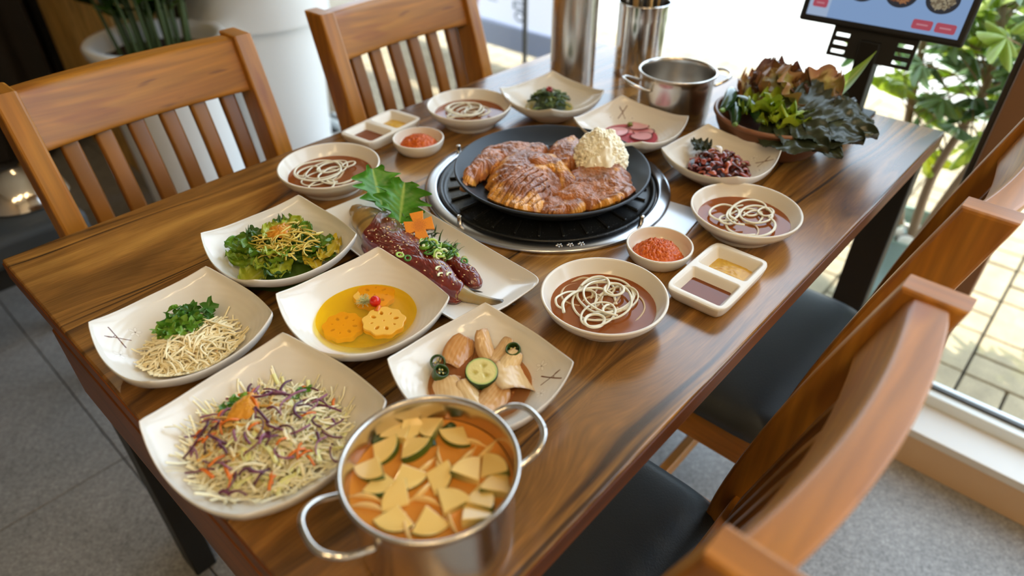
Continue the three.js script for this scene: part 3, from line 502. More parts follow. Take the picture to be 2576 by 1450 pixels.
// marinated pork on the iron plate
{
  const brown = L3(174, 102, 44), deep = L3(112, 58, 25), fat = L3(232, 164, 66), pink = L3(186, 112, 54);
  const fibreTex = tex(512, 512, (u, v) => { const g = 128 + 70 * noise(u * 60, v * 16, 2) + 60 * noise(u * 30, v * 90, 5) + 50 * fbm(u * 20, v * 20, 8, 3); return [g, g, g]; }, false, 14, 14);
  const meatMat = wet({ ...vc, roughness: 0.36, clearcoat: 0.5, clearcoatRoughness: 0.14, bumpMap: fibreTex, bumpScale: 0.0015 });
  const ironTop = (r) => 0.0247 + 0.002 * smooth(0.1, 0.118, r) + 0.0105 * clamp((r - 0.118) / 0.016) + 0.0055 * clamp((r - 0.134) / 0.0065);
  function meat(label, c, pts, y0, o) {
    const { zones = [], h = 0.014, dome = 0, k = 1, fatAmt = 0.25, lean = [0, 0], cuts = false, tone = brown } = o;
    const topf = (x, z, r) => dome * (1 - r * r) + 0.0038 * fbm(x * 80, z * 80, k, 4) + 0.0052 * noise(x * 27 + k, z * 27, k) - (cuts ? 0.0042 * cutAt(x, z) : 0);
    const cutAt = (x, z) => { const u = x * cuts[0] + z * cuts[1], w = x * -cuts[1] + z * cuts[0], f = Math.abs(((u + 0.0022 * noise(w * 45, u * 20)) / 0.0092 % 1 + 1) % 1 - 0.5) * 2; return (1 - smooth(0.02, 0.30, f)) * (Math.hypot(x - cuts[2], z - cuts[3]) < cuts[4] ? 1 : 0); };
    const g = puck({
      pts, n: 200, m: 70, h, edge: 5, jit: 0.013, bot: (x, z) => Math.max(ironTop(Math.hypot(x + c[0] + 0.007, z + c[1] - 0.017)), y0 + x * lean[0] + z * lean[1]), top: topf,
      col: (x, y, z, r) => {
        const a = fbm(x * 34 + k * 3, z * 34, k, 4), vein = Math.abs(noise(x * 55 + 4 * a + k, z * 55, k + 5)), f = smooth(0.30 - fatAmt * 0.55, 0.42 - fatAmt * 0.4, fbm(x * 22 + k, z * 22 + 4, 7 + k, 3) + 0.22 * Math.pow(r, 5)) ;
        let zf = 0; for (const [zx, zz, zr] of zones) zf = Math.max(zf, smooth(1.15, 0.55, Math.hypot(x - zx, z - zz) / zr + 0.55 * a)); let cc = mixc(mixc(deep, tone, clamp(0.62 + a * 1.3)), fat, Math.max(0.85 * f, zf));
        cc = mixc(cc, mixc(fat, pink, 0.4), 0.75 * (1 - smooth(0.0, 0.06, vein)) * smooth(-0.15, 0.15, noise(x * 18, z * 18, k + 2)));
        if (cuts) cc = mixc(cc, deep, 0.75 * cutAt(x, z));
        const fib = 1 + 0.34 * noise((x * 0.8 + z * 0.6) * 420, (x * 0.6 - z * 0.8) * 60, k); return [cc[0] * fib, cc[1] * fib, cc[2] * fib];
      },
    });
    return solo('pork_slice', g, meatMat, label, 'meat', [c[0], TH, c[1]], 0, 'marinated pork slices on the iron plate');
  }
  meat('pinkish folded pork strip at the back of the plate behind the scored chop', [0.0, -0.047], [[-0.0338, -0.054], [0.0308, -0.0088], [0.0386, 0.0105], [0.0193, 0.0315], [-0.0265, 0.0235], [-0.0484, -0.0026]], 0.030, { h: 0.020, k: 3.1, fatAmt: 0.1, tone: pink });
  meat('pork piece at the back of the plate touching the garlic heap', [0.0418, 0.0012], [[-0.0271, -0.0111], [0.0119, -0.0315], [0.0525, -0.0201], [0.0316, 0.0117], [-0.0291, 0.0362], [-0.0398, 0.0148]], 0.028, { h: 0.022, k: 5.7, fatAmt: 0.2, tone: brown });
  meat('wide smooth pork slice in front of the garlic heap', [0.0173, 0.0930], [[-0.0097, -0.0497], [0.0175, -0.0486], [0.0508, -0.0219], [0.0539, 0.001], [0.0282, 0.029], [-0.0212, 0.0613], [-0.040, 0.0533], [-0.050, 0.0108], [-0.0505, -0.025]], 0.026, { h: 0.018, dome: 0.004, k: 8.3, fatAmt: 0.06, lean: [0.03, -0.05] });
  meat('thick folded pork slice at the right front of the plate', [-0.0308, 0.1087], [[-0.0378, -0.0465], [0.0027, -0.0389], [0.0301, -0.0175], [0.0337, 0.018], [0.0404, 0.0309], [0.0225, 0.040], [-0.0151, 0.0329], [-0.0224, 0.0186], [-0.0304, -0.0128], [-0.0437, -0.0356]], 0.027, { h: 0.017, k: 11.2, fatAmt: 0.16, lean: [0.12, -0.1], tone: pink });
  meat('small fatty pork piece at the front edge of the plate', [-0.0724, 0.0925], [[-0.0151, -0.033], [0.01, -0.0292], [0.0305, -0.01], [0.0321, 0.0146], [0.0081, 0.0286], [-0.0082, 0.0202], [-0.0306, 0.0109], [-0.0358, -0.0089]], 0.0245, { h: 0.013, k: 14.9, fatAmt: 0.42, lean: [0.05, 0] });
  meat('large scored pork chop with parallel knife cuts in the middle of the plate', [-0.0659, 0.0226], [[-0.045, -0.0384], [0.0022, -0.0701], [0.0491, -0.0735], [0.077, -0.0601], [0.0873, -0.0096], [0.071, 0.0229], [0.0376, 0.0441], [0.0052, 0.0465], [-0.0145, 0.0529], [-0.0491, 0.0562], [-0.0676, 0.0398], [-0.0652, 0.0101], [-0.0629, -0.0209]], 0.0245, { h: 0.018, dome: 0.010, k: 17.4, fatAmt: 0.30, lean: [0.10, -0.08], cuts: [0.12, 0.99, -0.030, 0.006, 0.046], zones: [[-0.062, 0.012, 0.016], [-0.058, 0.036, 0.016], [-0.05, -0.03, 0.012], [0.0, -0.062, 0.018], [0.03, -0.066, 0.014], [-0.03, -0.048, 0.014], [-0.03, 0.054, 0.012], [0.03, 0.0, 0.012]] });
  meat('glossy folded pork strip lying over the right edge of the scored chop', [-0.0245, 0.0420], [[-0.012, -0.055], [0.016, -0.050], [0.026, -0.022], [0.020, 0.006], [0.004, 0.030], [-0.012, 0.034], [-0.018, 0.018], [-0.006, -0.004], [-0.014, -0.028]], 0.036, { h: 0.016, dome: 0.002, k: 27.3, fatAmt: 0.2, tone: pink, lean: [0.12, -0.16], zones: [[-0.01, -0.01, 0.012]] });
  const rib = meat('pork rib piece with a bone end at the left edge of the plate', [-0.0753, -0.0576], [[-0.0391, -0.001], [-0.0135, -0.0166], [0.0292, -0.030], [0.0441, -0.0345], [0.0577, -0.0195], [0.0427, 0.0054], [0.0152, 0.0208], [-0.0058, 0.0168], [-0.0288, 0.0174], [-0.050, 0.0227], [-0.0528, 0.0125]], 0.031, { h: 0.017, dome: 0.006, k: 21.8, fatAmt: 0.12, tone: pink, lean: [0.10, 0.02] });
  mesh('bone_end', at(tube([V(-0.058, 0.031, 0.016), V(-0.047, 0.037, 0.010), V(-0.034, 0.041, 0.006)], (u) => 0.0058 - 0.001 * u, 10, 10), 0, 0, 0), wet({ color: lin(196, 136, 84) }), rib);
  solo('marinade', at(pool(0.105, 64), 0, 0.0247, 0), wet({ color: lin(52, 24, 12), roughness: 0.1, clearcoat: 1 }), 'dark brown marinade pooled around the pork on the iron plate', 'sauce', [-0.007, TH, 0.017]);
  // minced garlic
  const gc = [0.060, 0.0555], gt = (r, a) => 0.034 + 0.047 * Math.pow(Math.max(0, 1 - Math.pow(r, 2.2)), 0.7) * (1 + 0.16 * noise(r * 2.6 * Math.cos(a) + 3, r * 2.6 * Math.sin(a), 5));
  const garlic = surf(110, 36, (u, t) => { const a = u * TAU, R = 0.0430 * t * (1 + 0.26 * noise(Math.cos(a) * 1.9, Math.sin(a) * 1.9, 3)), x = R * Math.cos(a), z = R * Math.sin(a); return [x * (1 + 0.09 * noise(x * 110, z * 110, t * 6)), gt(t, a) + 0.0075 * fbm(x * 70, z * 70, t * 5, 4) * 2, z * (1 + 0.09 * noise(x * 110, z * 110, t * 6 + 9)), x, z]; }, true);
  const gm = wet({ color: lin(255, 251, 230), roughness: 0.5, clearcoat: 0.15 });
  const G = thing('minced_garlic', 'rounded heap of pale yellow minced garlic on top of the pork', 'garlic', [gc[0], TH, gc[1]]);
  mesh('heap', garlic, gm, G); reseed(77);
  const bits = []; for (let i = 0; i < 1700; i++) { const a = rnd(TAU), t = Math.sqrt(rnd()), R = 0.041 * t, s = rnd(0.0010, 0.0026), g = new THREE.IcosahedronGeometry(s, 0); g.scale(1, rnd(0.5, 1), rnd(0.6, 1.6)); bits.push(at(g, R * Math.cos(a), gt(t, a) + rnd(-0.001, 0.0045), R * Math.sin(a), rnd(6), rnd(6))); }
  for (let i = 0; i < 420; i++) { const a = rnd(TAU), t = Math.sqrt(rnd()) * 0.99, R = 0.0415 * t, s = rnd(0.0022, 0.0044), g = new THREE.IcosahedronGeometry(s, 1); g.scale(1, rnd(0.6, 1), rnd(0.6, 1.4)); bits.push(at(g, R * Math.cos(a), gt(t, a) + rnd(-0.001, 0.003), R * Math.sin(a), rnd(6), rnd(6))); }
  mesh('garlic_bits', merge(bits), gm, G).userData.kind = 'stuff';
}
// onion broth
const onionMat = wet({ color: lin(228, 222, 198), roughness: 0.2 });
const onionDeep = wet({ color: lin(196, 168, 128), roughness: 0.25 });
{
  const broth = liquid(190, 116, 58, 0.62);
  BOWLS.forEach(([key, x, z, s, where], b) => {
    solo('broth', at(pool(0.0612 * s), 0, 0.0188 * s, 0), broth, 'clear brown soy broth in the round bowl ' + where, 'broth', [x, TH, z]);
    reseed(200 + b * 13); const n = key === 'front' ? 26 : 18;
    for (let k = 0; k < n; k++) {
      const big = k % 3, R = [0.012, 0.021, 0.034][big] * rnd(0.85, 1.15), open = rnd() < 0.55, pts = [], N = 11, a0 = rnd(TAU), el = rnd(0.55, 0.95), tilt = rnd(-0.10, 0.10), d = 0.040 * Math.sqrt(rnd()) * (R > 0.024 ? 0.5 : 1), ph = rnd(TAU), cx = d * Math.cos(ph) - (key === 'left' ? 0.006 : 0), cz = d * Math.sin(ph), top = k >= n * 0.4, lvl = (top ? 0.0193 + 0.00055 * (k - n * 0.4) : 0.0148 + 0.0004 * k);
      const m = open ? Math.floor(N * rnd(0.55, 0.85)) : N;
      for (let i = 0; i < m; i++) { const a = a0 + i / N * TAU, r = R * (1 + 0.10 * noise(i * 0.7, k, b)); pts.push(V(cx + r * Math.cos(a), (lvl + tilt * r * Math.sin(a + 1) + (open && top && i > m - 3 ? -0.002 * (i - m + 3) : 0)) * s, cz + el * r * Math.sin(a))); }
      for (const q of pts) { const h = Math.hypot(q.x, q.z), mx = 0.056 * s; if (h > mx) { q.x *= mx / h; q.z *= mx / h; q.y += 0.002; } }
      const g = tube(pts, rnd(0.0009, 0.0015), open ? 44 : 56, 8, 1.35, null, !open);
      solo('onion_ring', g, top ? onionMat : onionDeep, (top ? 'whitish ' : 'sunken ') + ['small', 'medium', 'wide'][big] + (open ? ' open curl' : ' closed ring') + ' of onion in the bowl ' + where, 'onion', [x, TH, z], 0, 'onion strips in the bowl ' + where);
    }
  });
}
// red pastes
{
  const m = wet({ ...vc, roughness: 0.35 }), a = L3(226, 112, 30), c = L3(186, 74, 16);
  const g = surf(90, 30, (u, t) => { const an = u * TAU, R = 0.0335 * t * (1 + 0.10 * noise(Math.cos(an) * 2, Math.sin(an) * 2, 4)), x = R * Math.cos(an), z = R * Math.sin(an), n1 = fbm(x * 190, z * 190, 2, 3), b = Math.abs(noise(x * 260, z * 260, 7)); return [x, 0.0060 + 0.0195 * Math.pow(Math.max(0, 1 - t * t), 0.7) + 0.0035 * n1 - 0.0025 * (1 - smooth(0, 0.2, b)) + 0.002 * noise(x * 60, z * 60, 1), z, x, z, mixc(c, a, clamp(0.6 + n1 * 1.3 - (1 - smooth(0, 0.15, b)) * 0.4))]; }, true);
  const p = solo('red_paste', g, m, 'chunky orange red paste in the small bowl near the grill ring', 'paste', [DIPS[0][0] - 0.003, TH, DIPS[0][1]], 0, 'red paste portions');
  copyOf(p, [DIPS[1][0], TH, DIPS[1][1]], 2.1, 'chunky orange red paste in the small bowl beside the back sauce dish', 'red paste portions');
}
// two-part sauces
{
  const soy = liquid(140, 74, 34, 0.25, 0.05), mus = wet({ ...vc, roughness: 0.5, clearcoat: 0.3 });
  const well = (hx, hz, y, f) => surf(56, 10, (u, t) => { const e = 0.4, pw = (q) => Math.sign(q) * Math.pow(Math.abs(q), e), x = t * hx * pw(Math.cos(u * TAU)), z = -t * hz * pw(Math.sin(u * TAU)); return [x, y + (f ? f(x, z, t) : 0), z, x, z, f ? mixc(L3(196, 138, 12), L3(224, 176, 34), clamp(0.5 + 1.2 * fbm(x * 160, z * 160, 4, 3))) : undefined]; }, true);
  SAUCES.forEach(([x, z, r, w], i) => {
    const c = Math.cos(r), s = Math.sin(r), put = (dx) => [x + dx * c, TH, z - dx * s];
    solo('brown_sauce', well(0.0225, 0.0282, 0.0102), soy, 'thin brown sauce in one half of the two-part dish ' + w, 'sauce', put(-0.0331), r, 'brown sauce portions');
    solo('mustard_powder', well(0.0205, 0.0245, 0.0074, (a, b, t) => 0.003 * (1 - t * t) + 0.0015 * fbm(a * 200, b * 200, i, 3)), mus, 'grainy yellow mustard sauce in one half of the two-part dish ' + w, 'sauce', put(0.0331), r, 'yellow sauce portions');
  });
}
// lotus root in yellow liquid
{
  const [x, z] = [-0.3935, 0.0695];
  solo('yellow_liquid', at(pool(0.0555, 64), 0, 0.0212, 0), liquid(255, 222, 62, 0.80, 0.03), 'clear bright yellow dressing in the lotus root dish', 'dressing', [x, TH, z]);
  const flesh = wet({ color: lin(244, 190, 76), roughness: 0.3 });
  function slice(R, k) {
    const sh = new THREE.Shape(), n = 72; for (let i = 0; i <= n; i++) { const a = i / n * TAU, r = R * (1 + 0.05 * Math.cos(a * 9 + k) - 0.02 * Math.cos(a * 4)); i ? sh.lineTo(r * Math.cos(a), r * Math.sin(a)) : sh.moveTo(r, 0); }
    for (let i = 0; i < 8; i++) { const a = i / 8 * TAU + k, h = new THREE.Path(), big = i % 3 ? 1 : 0.62; h.absellipse(0.60 * R * Math.cos(a), 0.60 * R * Math.sin(a), 0.165 * R * big, 0.115 * R * big, 0, TAU, true, a); sh.holes.push(h); }
    const c = new THREE.Path(); c.absellipse(0, 0, 0.07 * R, 0.07 * R, 0, TAU, true, 0); sh.holes.push(c);
    const g = new THREE.ExtrudeGeometry(sh, { depth: 0.0052, bevelEnabled: true, bevelThickness: 0.0008, bevelSize: 0.0007, bevelSegments: 2, curveSegments: 14 }); g.rotateX(-PI / 2); return g;
  }
  [[-0.3645, 0.0465, 0.0225, 0.0148, 0.4, 0.02, -0.03, 'farthest lotus root slice, behind the red cherry'], [-0.4205, 0.062, 0.0215, 0.0128, 1.9, 0, 0.02, 'lotus root slice sunk under the yellow liquid, left of the cherry'], [-0.3885, 0.0935, 0.0225, 0.0172, 3.3, 0.03, 0.02, 'lotus root slice nearest the camera, right of the cherry']]
    .forEach(([a, b, R, y, k, rx, rz, l]) => { const m = solo('lotus_slice', slice(R, k), flesh, l, 'lotus root', [a, TH + y, b], 0, 'lotus root slices'); m.rotation.set(rx, k, rz); });
  solo('red_cherry', at(new THREE.SphereGeometry(0.0064, 24, 16), 0, 0, 0), wet({ color: lin(206, 34, 22), roughness: 0.15 }), 'small glossy red cherry on the lotus root slices', 'cherry', [-0.3755, TH + 0.0262, 0.063]);
  solo('carrot_bit', at(tube([V(-0.005, 0, 0), V(0, 0.001, 0.001), V(0.006, 0, 0)], (u) => 0.0035 - 0.001 * u, 8, 8), 0, 0, 0, 0.6), wet({ color: lin(222, 112, 26) }), 'small orange carrot bit beneath the red cherry', 'carrot', [-0.3795, TH + 0.0215, 0.0715]);
  reseed(310); const hairs = []; for (let i = 0; i < 110; i++) { const a = rnd(TAU), e = rnd(0.1, 1.2), l = rnd(0.006, 0.0125); const d = V(Math.cos(a) * Math.cos(e), Math.sin(e), Math.sin(a) * Math.cos(e)); hairs.push(tube([V(0, 0, 0), d.clone().multiplyScalar(l * 0.5).add(V(rnd(-1, 1) * 0.002, 0.001, rnd(-1, 1) * 0.002)), d.clone().multiplyScalar(l)], 0.00022, 5, 4)); }
  solo('herb_tuft', merge(hairs), std({ color: lin(206, 206, 148), roughness: 0.6 }), 'tuft of pale green hair-fine herb beside the red cherry', 'herb', [-0.3815, TH + 0.0205, 0.0515]).userData.kind = 'stuff';
}
// soy-pickled onions
{
  const C = [-0.383, 0.2365];
  solo('soy_liquid', at(pool(0.0515, 64), 0, 0.0195, 0), liquid(206, 150, 92, 0.74, 0.03), 'thin brown soy pickling liquid in the soy onion dish', 'dressing', [C[0], TH, C[1]]);
  const m = wet({ ...vc, roughness: 0.24, side: THREE.DoubleSide }), cream = L3(236, 212, 160), tan = L3(196, 132, 66), edge = L3(142, 92, 62);
  function petal(L, W, curl, k, dark) {   // a bent onion layer, 2 mm thick
    const f = (s, t) => { const w = W * (0.72 + 0.28 * Math.sin(PI * clamp(s * 0.9 + 0.1))) * (s > 0.88 ? 1 - (s - 0.88) * 1.5 : 1), x = (s - 0.5) * L * (1 + 0.04 * noise(t * 2, k)), z = t * w, b = curl * (z * z) / W - 0.5 * curl * x * x / L; return [x, b + 0.0007 * noise(s * 6, t * 4, k), z]; };
    return surf(20, 44, (a, v) => { const q = v * 2, up = q <= 1, t = up ? -1 + 2 * q : 1 - 2 * (q - 1), p = f(a, t), th = (up ? 1 : -1) * 0.0011 * Math.pow(Math.max(0, 1 - Math.abs(t) ** 6), 0.5) * (a < 0.03 || a > 0.97 ? 0.2 : 1), line = 0.5 + 0.5 * Math.sin(t * 26 + k), fr = Math.max(Math.abs(t) ** 6, Math.abs(2 * a - 1) ** 8); return [p[0], p[1] + th, p[2], p[0], p[2], mixc(mixc(cream, tan, clamp(dark + 0.22 * line)), edge, 0.55 * fr)]; });
  }
  const P = [[-0.3695, 0.1945, 0.030, 0.0125, -0.5, 0.55, 0.35, 0.5, 0.75, 'square browned onion piece at the back left of the soy dish'], [-0.3465, 0.2115, 0.031, 0.0085, -1.0, 1.3, 0.62, 0.25, 0.45, 'pointed upright onion piece at the back of the soy dish'], [-0.3395, 0.2225, 0.028, 0.0085, -1.0, 0.1, 0.22, -0.2, 0.42, 'boat-shaped onion piece lying in front of the upright one in the soy dish'], [-0.3555, 0.2575, 0.036, 0.0165, -0.5, 0.95, -0.10, 0.3, 0.22, 'broad striped pale onion piece at the right of the soy dish'], [-0.3465, 0.2435, 0.026, 0.0085, -0.8, 0.3, 0.25, 0.4, 0.14, 'short layered onion piece leaning over the broad pale one in the soy dish'], [-0.4175, 0.2250, 0.033, 0.0145, -0.6, 0.9, 0.05, -0.25, 0.3, 'smooth yellowish onion piece at the front left of the soy dish'], [-0.4030, 0.2440, 0.030, 0.0095, -0.9, 1.2, 0.12, 0.15, 0.2, 'narrow ribbed onion piece at the front of the soy dish, near the pot'], [-0.3915, 0.2620, 0.030, 0.012, -0.6, 0.2, 0.05, 0.1, 0.6, 'browned onion piece beside the pot handle in the soy dish'], [-0.3820, 0.2065, 0.028, 0.012, -0.5, 0.8, 0.0, 0.1, 0.85, 'dark soaked onion piece under the browned square one in the soy dish'], [-0.3775, 0.2560, 0.028, 0.012, -0.4, 2.0, 0.0, 0, 0.9, 'dark soaked onion piece under the cucumber round in the soy dish']];
  P.forEach(([x, z, L, W, c, ry, rz, rx, d, l], i) => { const o = solo('onion_piece', petal(L * 1.22, W * 1.3, c * 0.55, i * 3.3, d), m, l, 'onion', [x, TH + (i > 7 ? 0.0178 : 0.0235) + Math.abs(rz) * 0.008, z], 0, 'soy-pickled onion pieces'); o.rotation.set(rx, ry, rz, 'YXZ'); });
  // green zucchini round
  const z = thing('zucchini_round', 'thick round zucchini slice with dark green rim in the middle of the soy dish', 'zucchini', [-0.3785, TH + 0.0275, 0.2345]); z.rotation.set(0.10, 0.5, 0.20, 'YXZ');
  const R = 0.0165; mesh('skin', lathe([[R * 0.93, -0.0048], [R * 0.99, -0.0046], [R, -0.003], [R, 0.003], [R * 0.985, 0.0047], [R * 0.93, 0.0050]].map(([a, b]) => [a, b]), 56), wet({ color: lin(34, 66, 30), roughness: 0.22 }), z);
  const fl = surf(64, 20, (u, t) => { const a = u * TAU, r = t * R * 0.945, x = r * Math.cos(a), zz = r * Math.sin(a), seed = Math.max(0, Math.cos(a * 3)) * Math.exp(-(((t - 0.42) / 0.2) ** 2)), n = fbm(x * 500, zz * 500, 2, 2); return [x, 0.0050 - 0.0009 * seed - 0.0006 * Math.exp(-((t / 0.2) ** 2)) + 0.0003 * n, -zz, x, zz, mixc(mixc(L3(222, 208, 140), L3(178, 160, 70), clamp(seed + 0.4 * n)), L3(168, 190, 110), smooth(0.82, 1, t))]; }, true);
  mesh('flesh', fl, wet({ ...vc, roughness: 0.28 }), z);
  mesh('underside', at(new THREE.CircleGeometry(R * 0.945, 40), 0, -0.0048, 0, 0, PI / 2), wet({ color: lin(210, 196, 128), roughness: 0.4 }), z);
  // green pepper rings
  const pm = wet({ color: lin(52, 78, 26), roughness: 0.2 }), sm = std({ color: lin(208, 190, 112), roughness: 0.5 });
  [[-0.3965, 0.1905, 0.5, 0.7, 'green pepper ring standing on edge at the left of the soy dish, above the other'], [-0.4055, 0.2035, 1.2, 0.35, 'green pepper ring lying at the left of the soy dish, below the other'], [-0.3325, 0.2355, -0.4, 0.25, 'dark green pepper ring at the right back of the soy dish']].forEach(([x, zz, ry, rz, l]) => {
    const t = thing('pepper_ring', l, 'pepper', [x, TH + 0.0275, zz], 0, 'green pepper rings'); t.rotation.set(0.25, ry, rz, 'YXZ');
    mesh('wall', lathe([[0.0062, -0.0052], [0.0074, -0.0056], [0.0079, -0.004], [0.0081, 0.003], [0.0076, 0.0052], [0.0066, 0.0054], [0.0058, 0.004], [0.0056, -0.003], [0.0062, -0.0052]], 36), pm, t);
    for (let k = 0; k < 3; k++) mesh('rib', at(new THREE.BoxGeometry(0.0056, 0.0075, 0.0009), 0.003 * Math.cos(k * TAU / 3), -0.001, -0.003 * Math.sin(k * TAU / 3), k * TAU / 3), pm, t);
    for (let k = 0; k < 4; k++) mesh('seed', at(new THREE.SphereGeometry(0.0012, 8, 6).scale(1, 0.5, 0.8), 0.0026 * Math.cos(k * 1.7 + 0.8), 0.0030, 0.0026 * Math.sin(k * 1.7 + 0.8)), sm, t);
  });
}
// zucchini stew in the front pot
{
  const C = [-0.516, 0.317], LV = 0.0665;
  solo('stew_broth', at(pool(0.0628, 64), 0, LV, 0), wet({ color: lin(206, 132, 48), roughness: 0.05 }), 'orange brown stew broth in the pot nearest the camera', 'broth', [C[0], TH, C[1]]);
  const flesh = L3(224, 180, 92), pale = L3(234, 202, 124), skin = L3(70, 88, 22), m = wet({ ...vc, roughness: 0.3, clearcoat: 0.5 });
  function chunk(R, ang, h, k) {
    const sh = new THREE.Shape(); sh.moveTo(0, 0); const n = 16; for (let i = 0; i <= n; i++) { const a = -ang / 2 + ang * i / n; sh.lineTo(R * Math.cos(a), R * Math.sin(a)); } sh.closePath();
    const g = new THREE.ExtrudeGeometry(sh, { depth: h, steps: 1, bevelEnabled: true, bevelThickness: 0.0009, bevelSize: 0.0009, bevelSegments: 2, curveSegments: 4 }); g.rotateX(-PI / 2);
    const p = g.attributes.position, nn = g.attributes.normal, c = []; for (let i = 0; i < p.count; i++) { const r = Math.hypot(p.getX(i), p.getZ(i)), side = r > R * 0.985 && Math.abs(nn.getY(i)) < 0.8; c.push(...(side ? skin : mixc(flesh, pale, clamp(0.5 + noise(p.getX(i) * 200, p.getZ(i) * 200, k))))); }
    g.setAttribute('color', new THREE.Float32BufferAttribute(c, 3)); g.translate(-R * 0.55, -h / 2, 0); return g;
  }
  const shapes = [chunk(0.0208, 1.5, 0.0060, 1), chunk(0.0188, 1.7, 0.0068, 2), chunk(0.0218, 1.3, 0.0062, 3)];
  const Z = [[-0.5032, 0.2627], [-0.5222, 0.2687], [-0.505, 0.2835], [-0.4816, 0.277], [-0.4742, 0.3], [-0.5448, 0.2916], [-0.5272, 0.3022], [-0.5103, 0.3198], [-0.4916, 0.3331], [-0.4757, 0.3439], [-0.5422, 0.2765], [-0.5196, 0.3424], [-0.5031, 0.3571], [-0.5442, 0.309], [-0.5419, 0.3428], [-0.5157, 0.3632], [-0.558, 0.3232], [-0.486, 0.3594], [-0.4909, 0.267]];
  const A = [0.6, 4.2, 3.8, 2.0, 2.6, 3.3, 3.6, 4.4, 0.6, 5.4, 2.6, 5.9, 5.0, 1.0, 3.4, 5.5, 3.0, 0.7, 1.5];
  const ZL = ['zucchini chunk by the far rim of the stew pot, left of its centre', 'green-edged zucchini chunk at the upper left of the stew, below a pepper bit', 'triangular zucchini chunk left of the middle pepper bit in the stew', 'zucchini chunk touching the far rim of the stew pot', 'zucchini chunk right of the middle pepper bit, near the far rim of the stew', 'zucchini chunk at the left side of the stew pot, halfway down', 'zucchini chunk in the very middle of the stew, left of a narrow one', 'narrow zucchini chunk in the middle of the stew', 'large rounded zucchini chunk right of the middle of the stew', 'topmost zucchini chunk along the right rim of the stew pot', 'tinted zucchini chunk near the left rim of the stew pot, above another', 'largest zucchini chunk, in the lower right of the stew', 'zucchini chunk at the lower right of the stew, beside the largest chunk', 'zucchini chunk at the lower left of the middle of the stew', 'zucchini chunk with a thick green edge at the near rim of the stew', 'zucchini chunk by the near right rim, below the largest chunk of the stew', 'flat zucchini chunk at the near left rim of the stew pot', 'zucchini chunk against the right rim of the stew, second from the top there', 'thin zucchini chunk standing between two chunks at the far rim of the stew'];
  reseed(400);
  Z.forEach(([x, z], i) => { const o = solo('zucchini_chunk', shapes[i % 3], m, ZL[i], 'zucchini', [x, TH + LV + rnd(-0.0005, 0.0026), z], 0, 'zucchini chunks in the stew pot'); o.rotation.set(rnd(-0.28, 0.28), A[i] + PI / 4, rnd(-0.24, 0.24), 'YXZ'); });
  const on = wet({ color: lin(232, 192, 120) });
  [[-0.5116, 0.3019], [-0.5331, 0.3276], [-0.4965, 0.3078], [-0.4821, 0.3185], [-0.5604, 0.293], [-0.5544, 0.3353], [-0.4664, 0.3262], [-0.5648, 0.3003], [-0.5034, 0.3147], [-0.528, 0.3172], [-0.471, 0.3135], [-0.529, 0.355]].forEach(([x, z], i) => {
    const a = i * 2.1, L = 0.0135, pts = [-1, -0.4, 0.3, 1].map((f) => V(f * L, -0.0012 * f * f, 0.0025 * (1 - f * f)));
    solo('onion_strip', tube(pts, (u) => 0.0046 * Math.sin(PI * clamp(u, 0.12, 0.88)), 14, 8, 0.4), on, 'soft onion strip between the zucchini chunks in the stew pot', 'onion', [x, TH + LV + 0.0006, z], a, 'onion strips in the stew pot');
  });
  const gr = wet({ color: lin(44, 66, 16), roughness: 0.25 });
  [[-0.4722, 0.2875, 'at the far right rim of the stew pot'], [-0.4911, 0.2857, 'in the upper middle of the stew'], [-0.5165, 0.2566, 'at the upper left rim of the stew pot']].forEach(([x, z, w], i) => solo('green_pepper_bit', tube([V(-0.007, -0.001, 0), V(0, 0.001, 0.001), V(0.007, -0.001, 0)], (u) => 0.0042, 10, 8, 0.5), gr, 'dark green pepper bit floating ' + w, 'pepper', [x, TH + LV + 0.0006, z], i * 1.3, 'green pepper bits in the stew'));
}
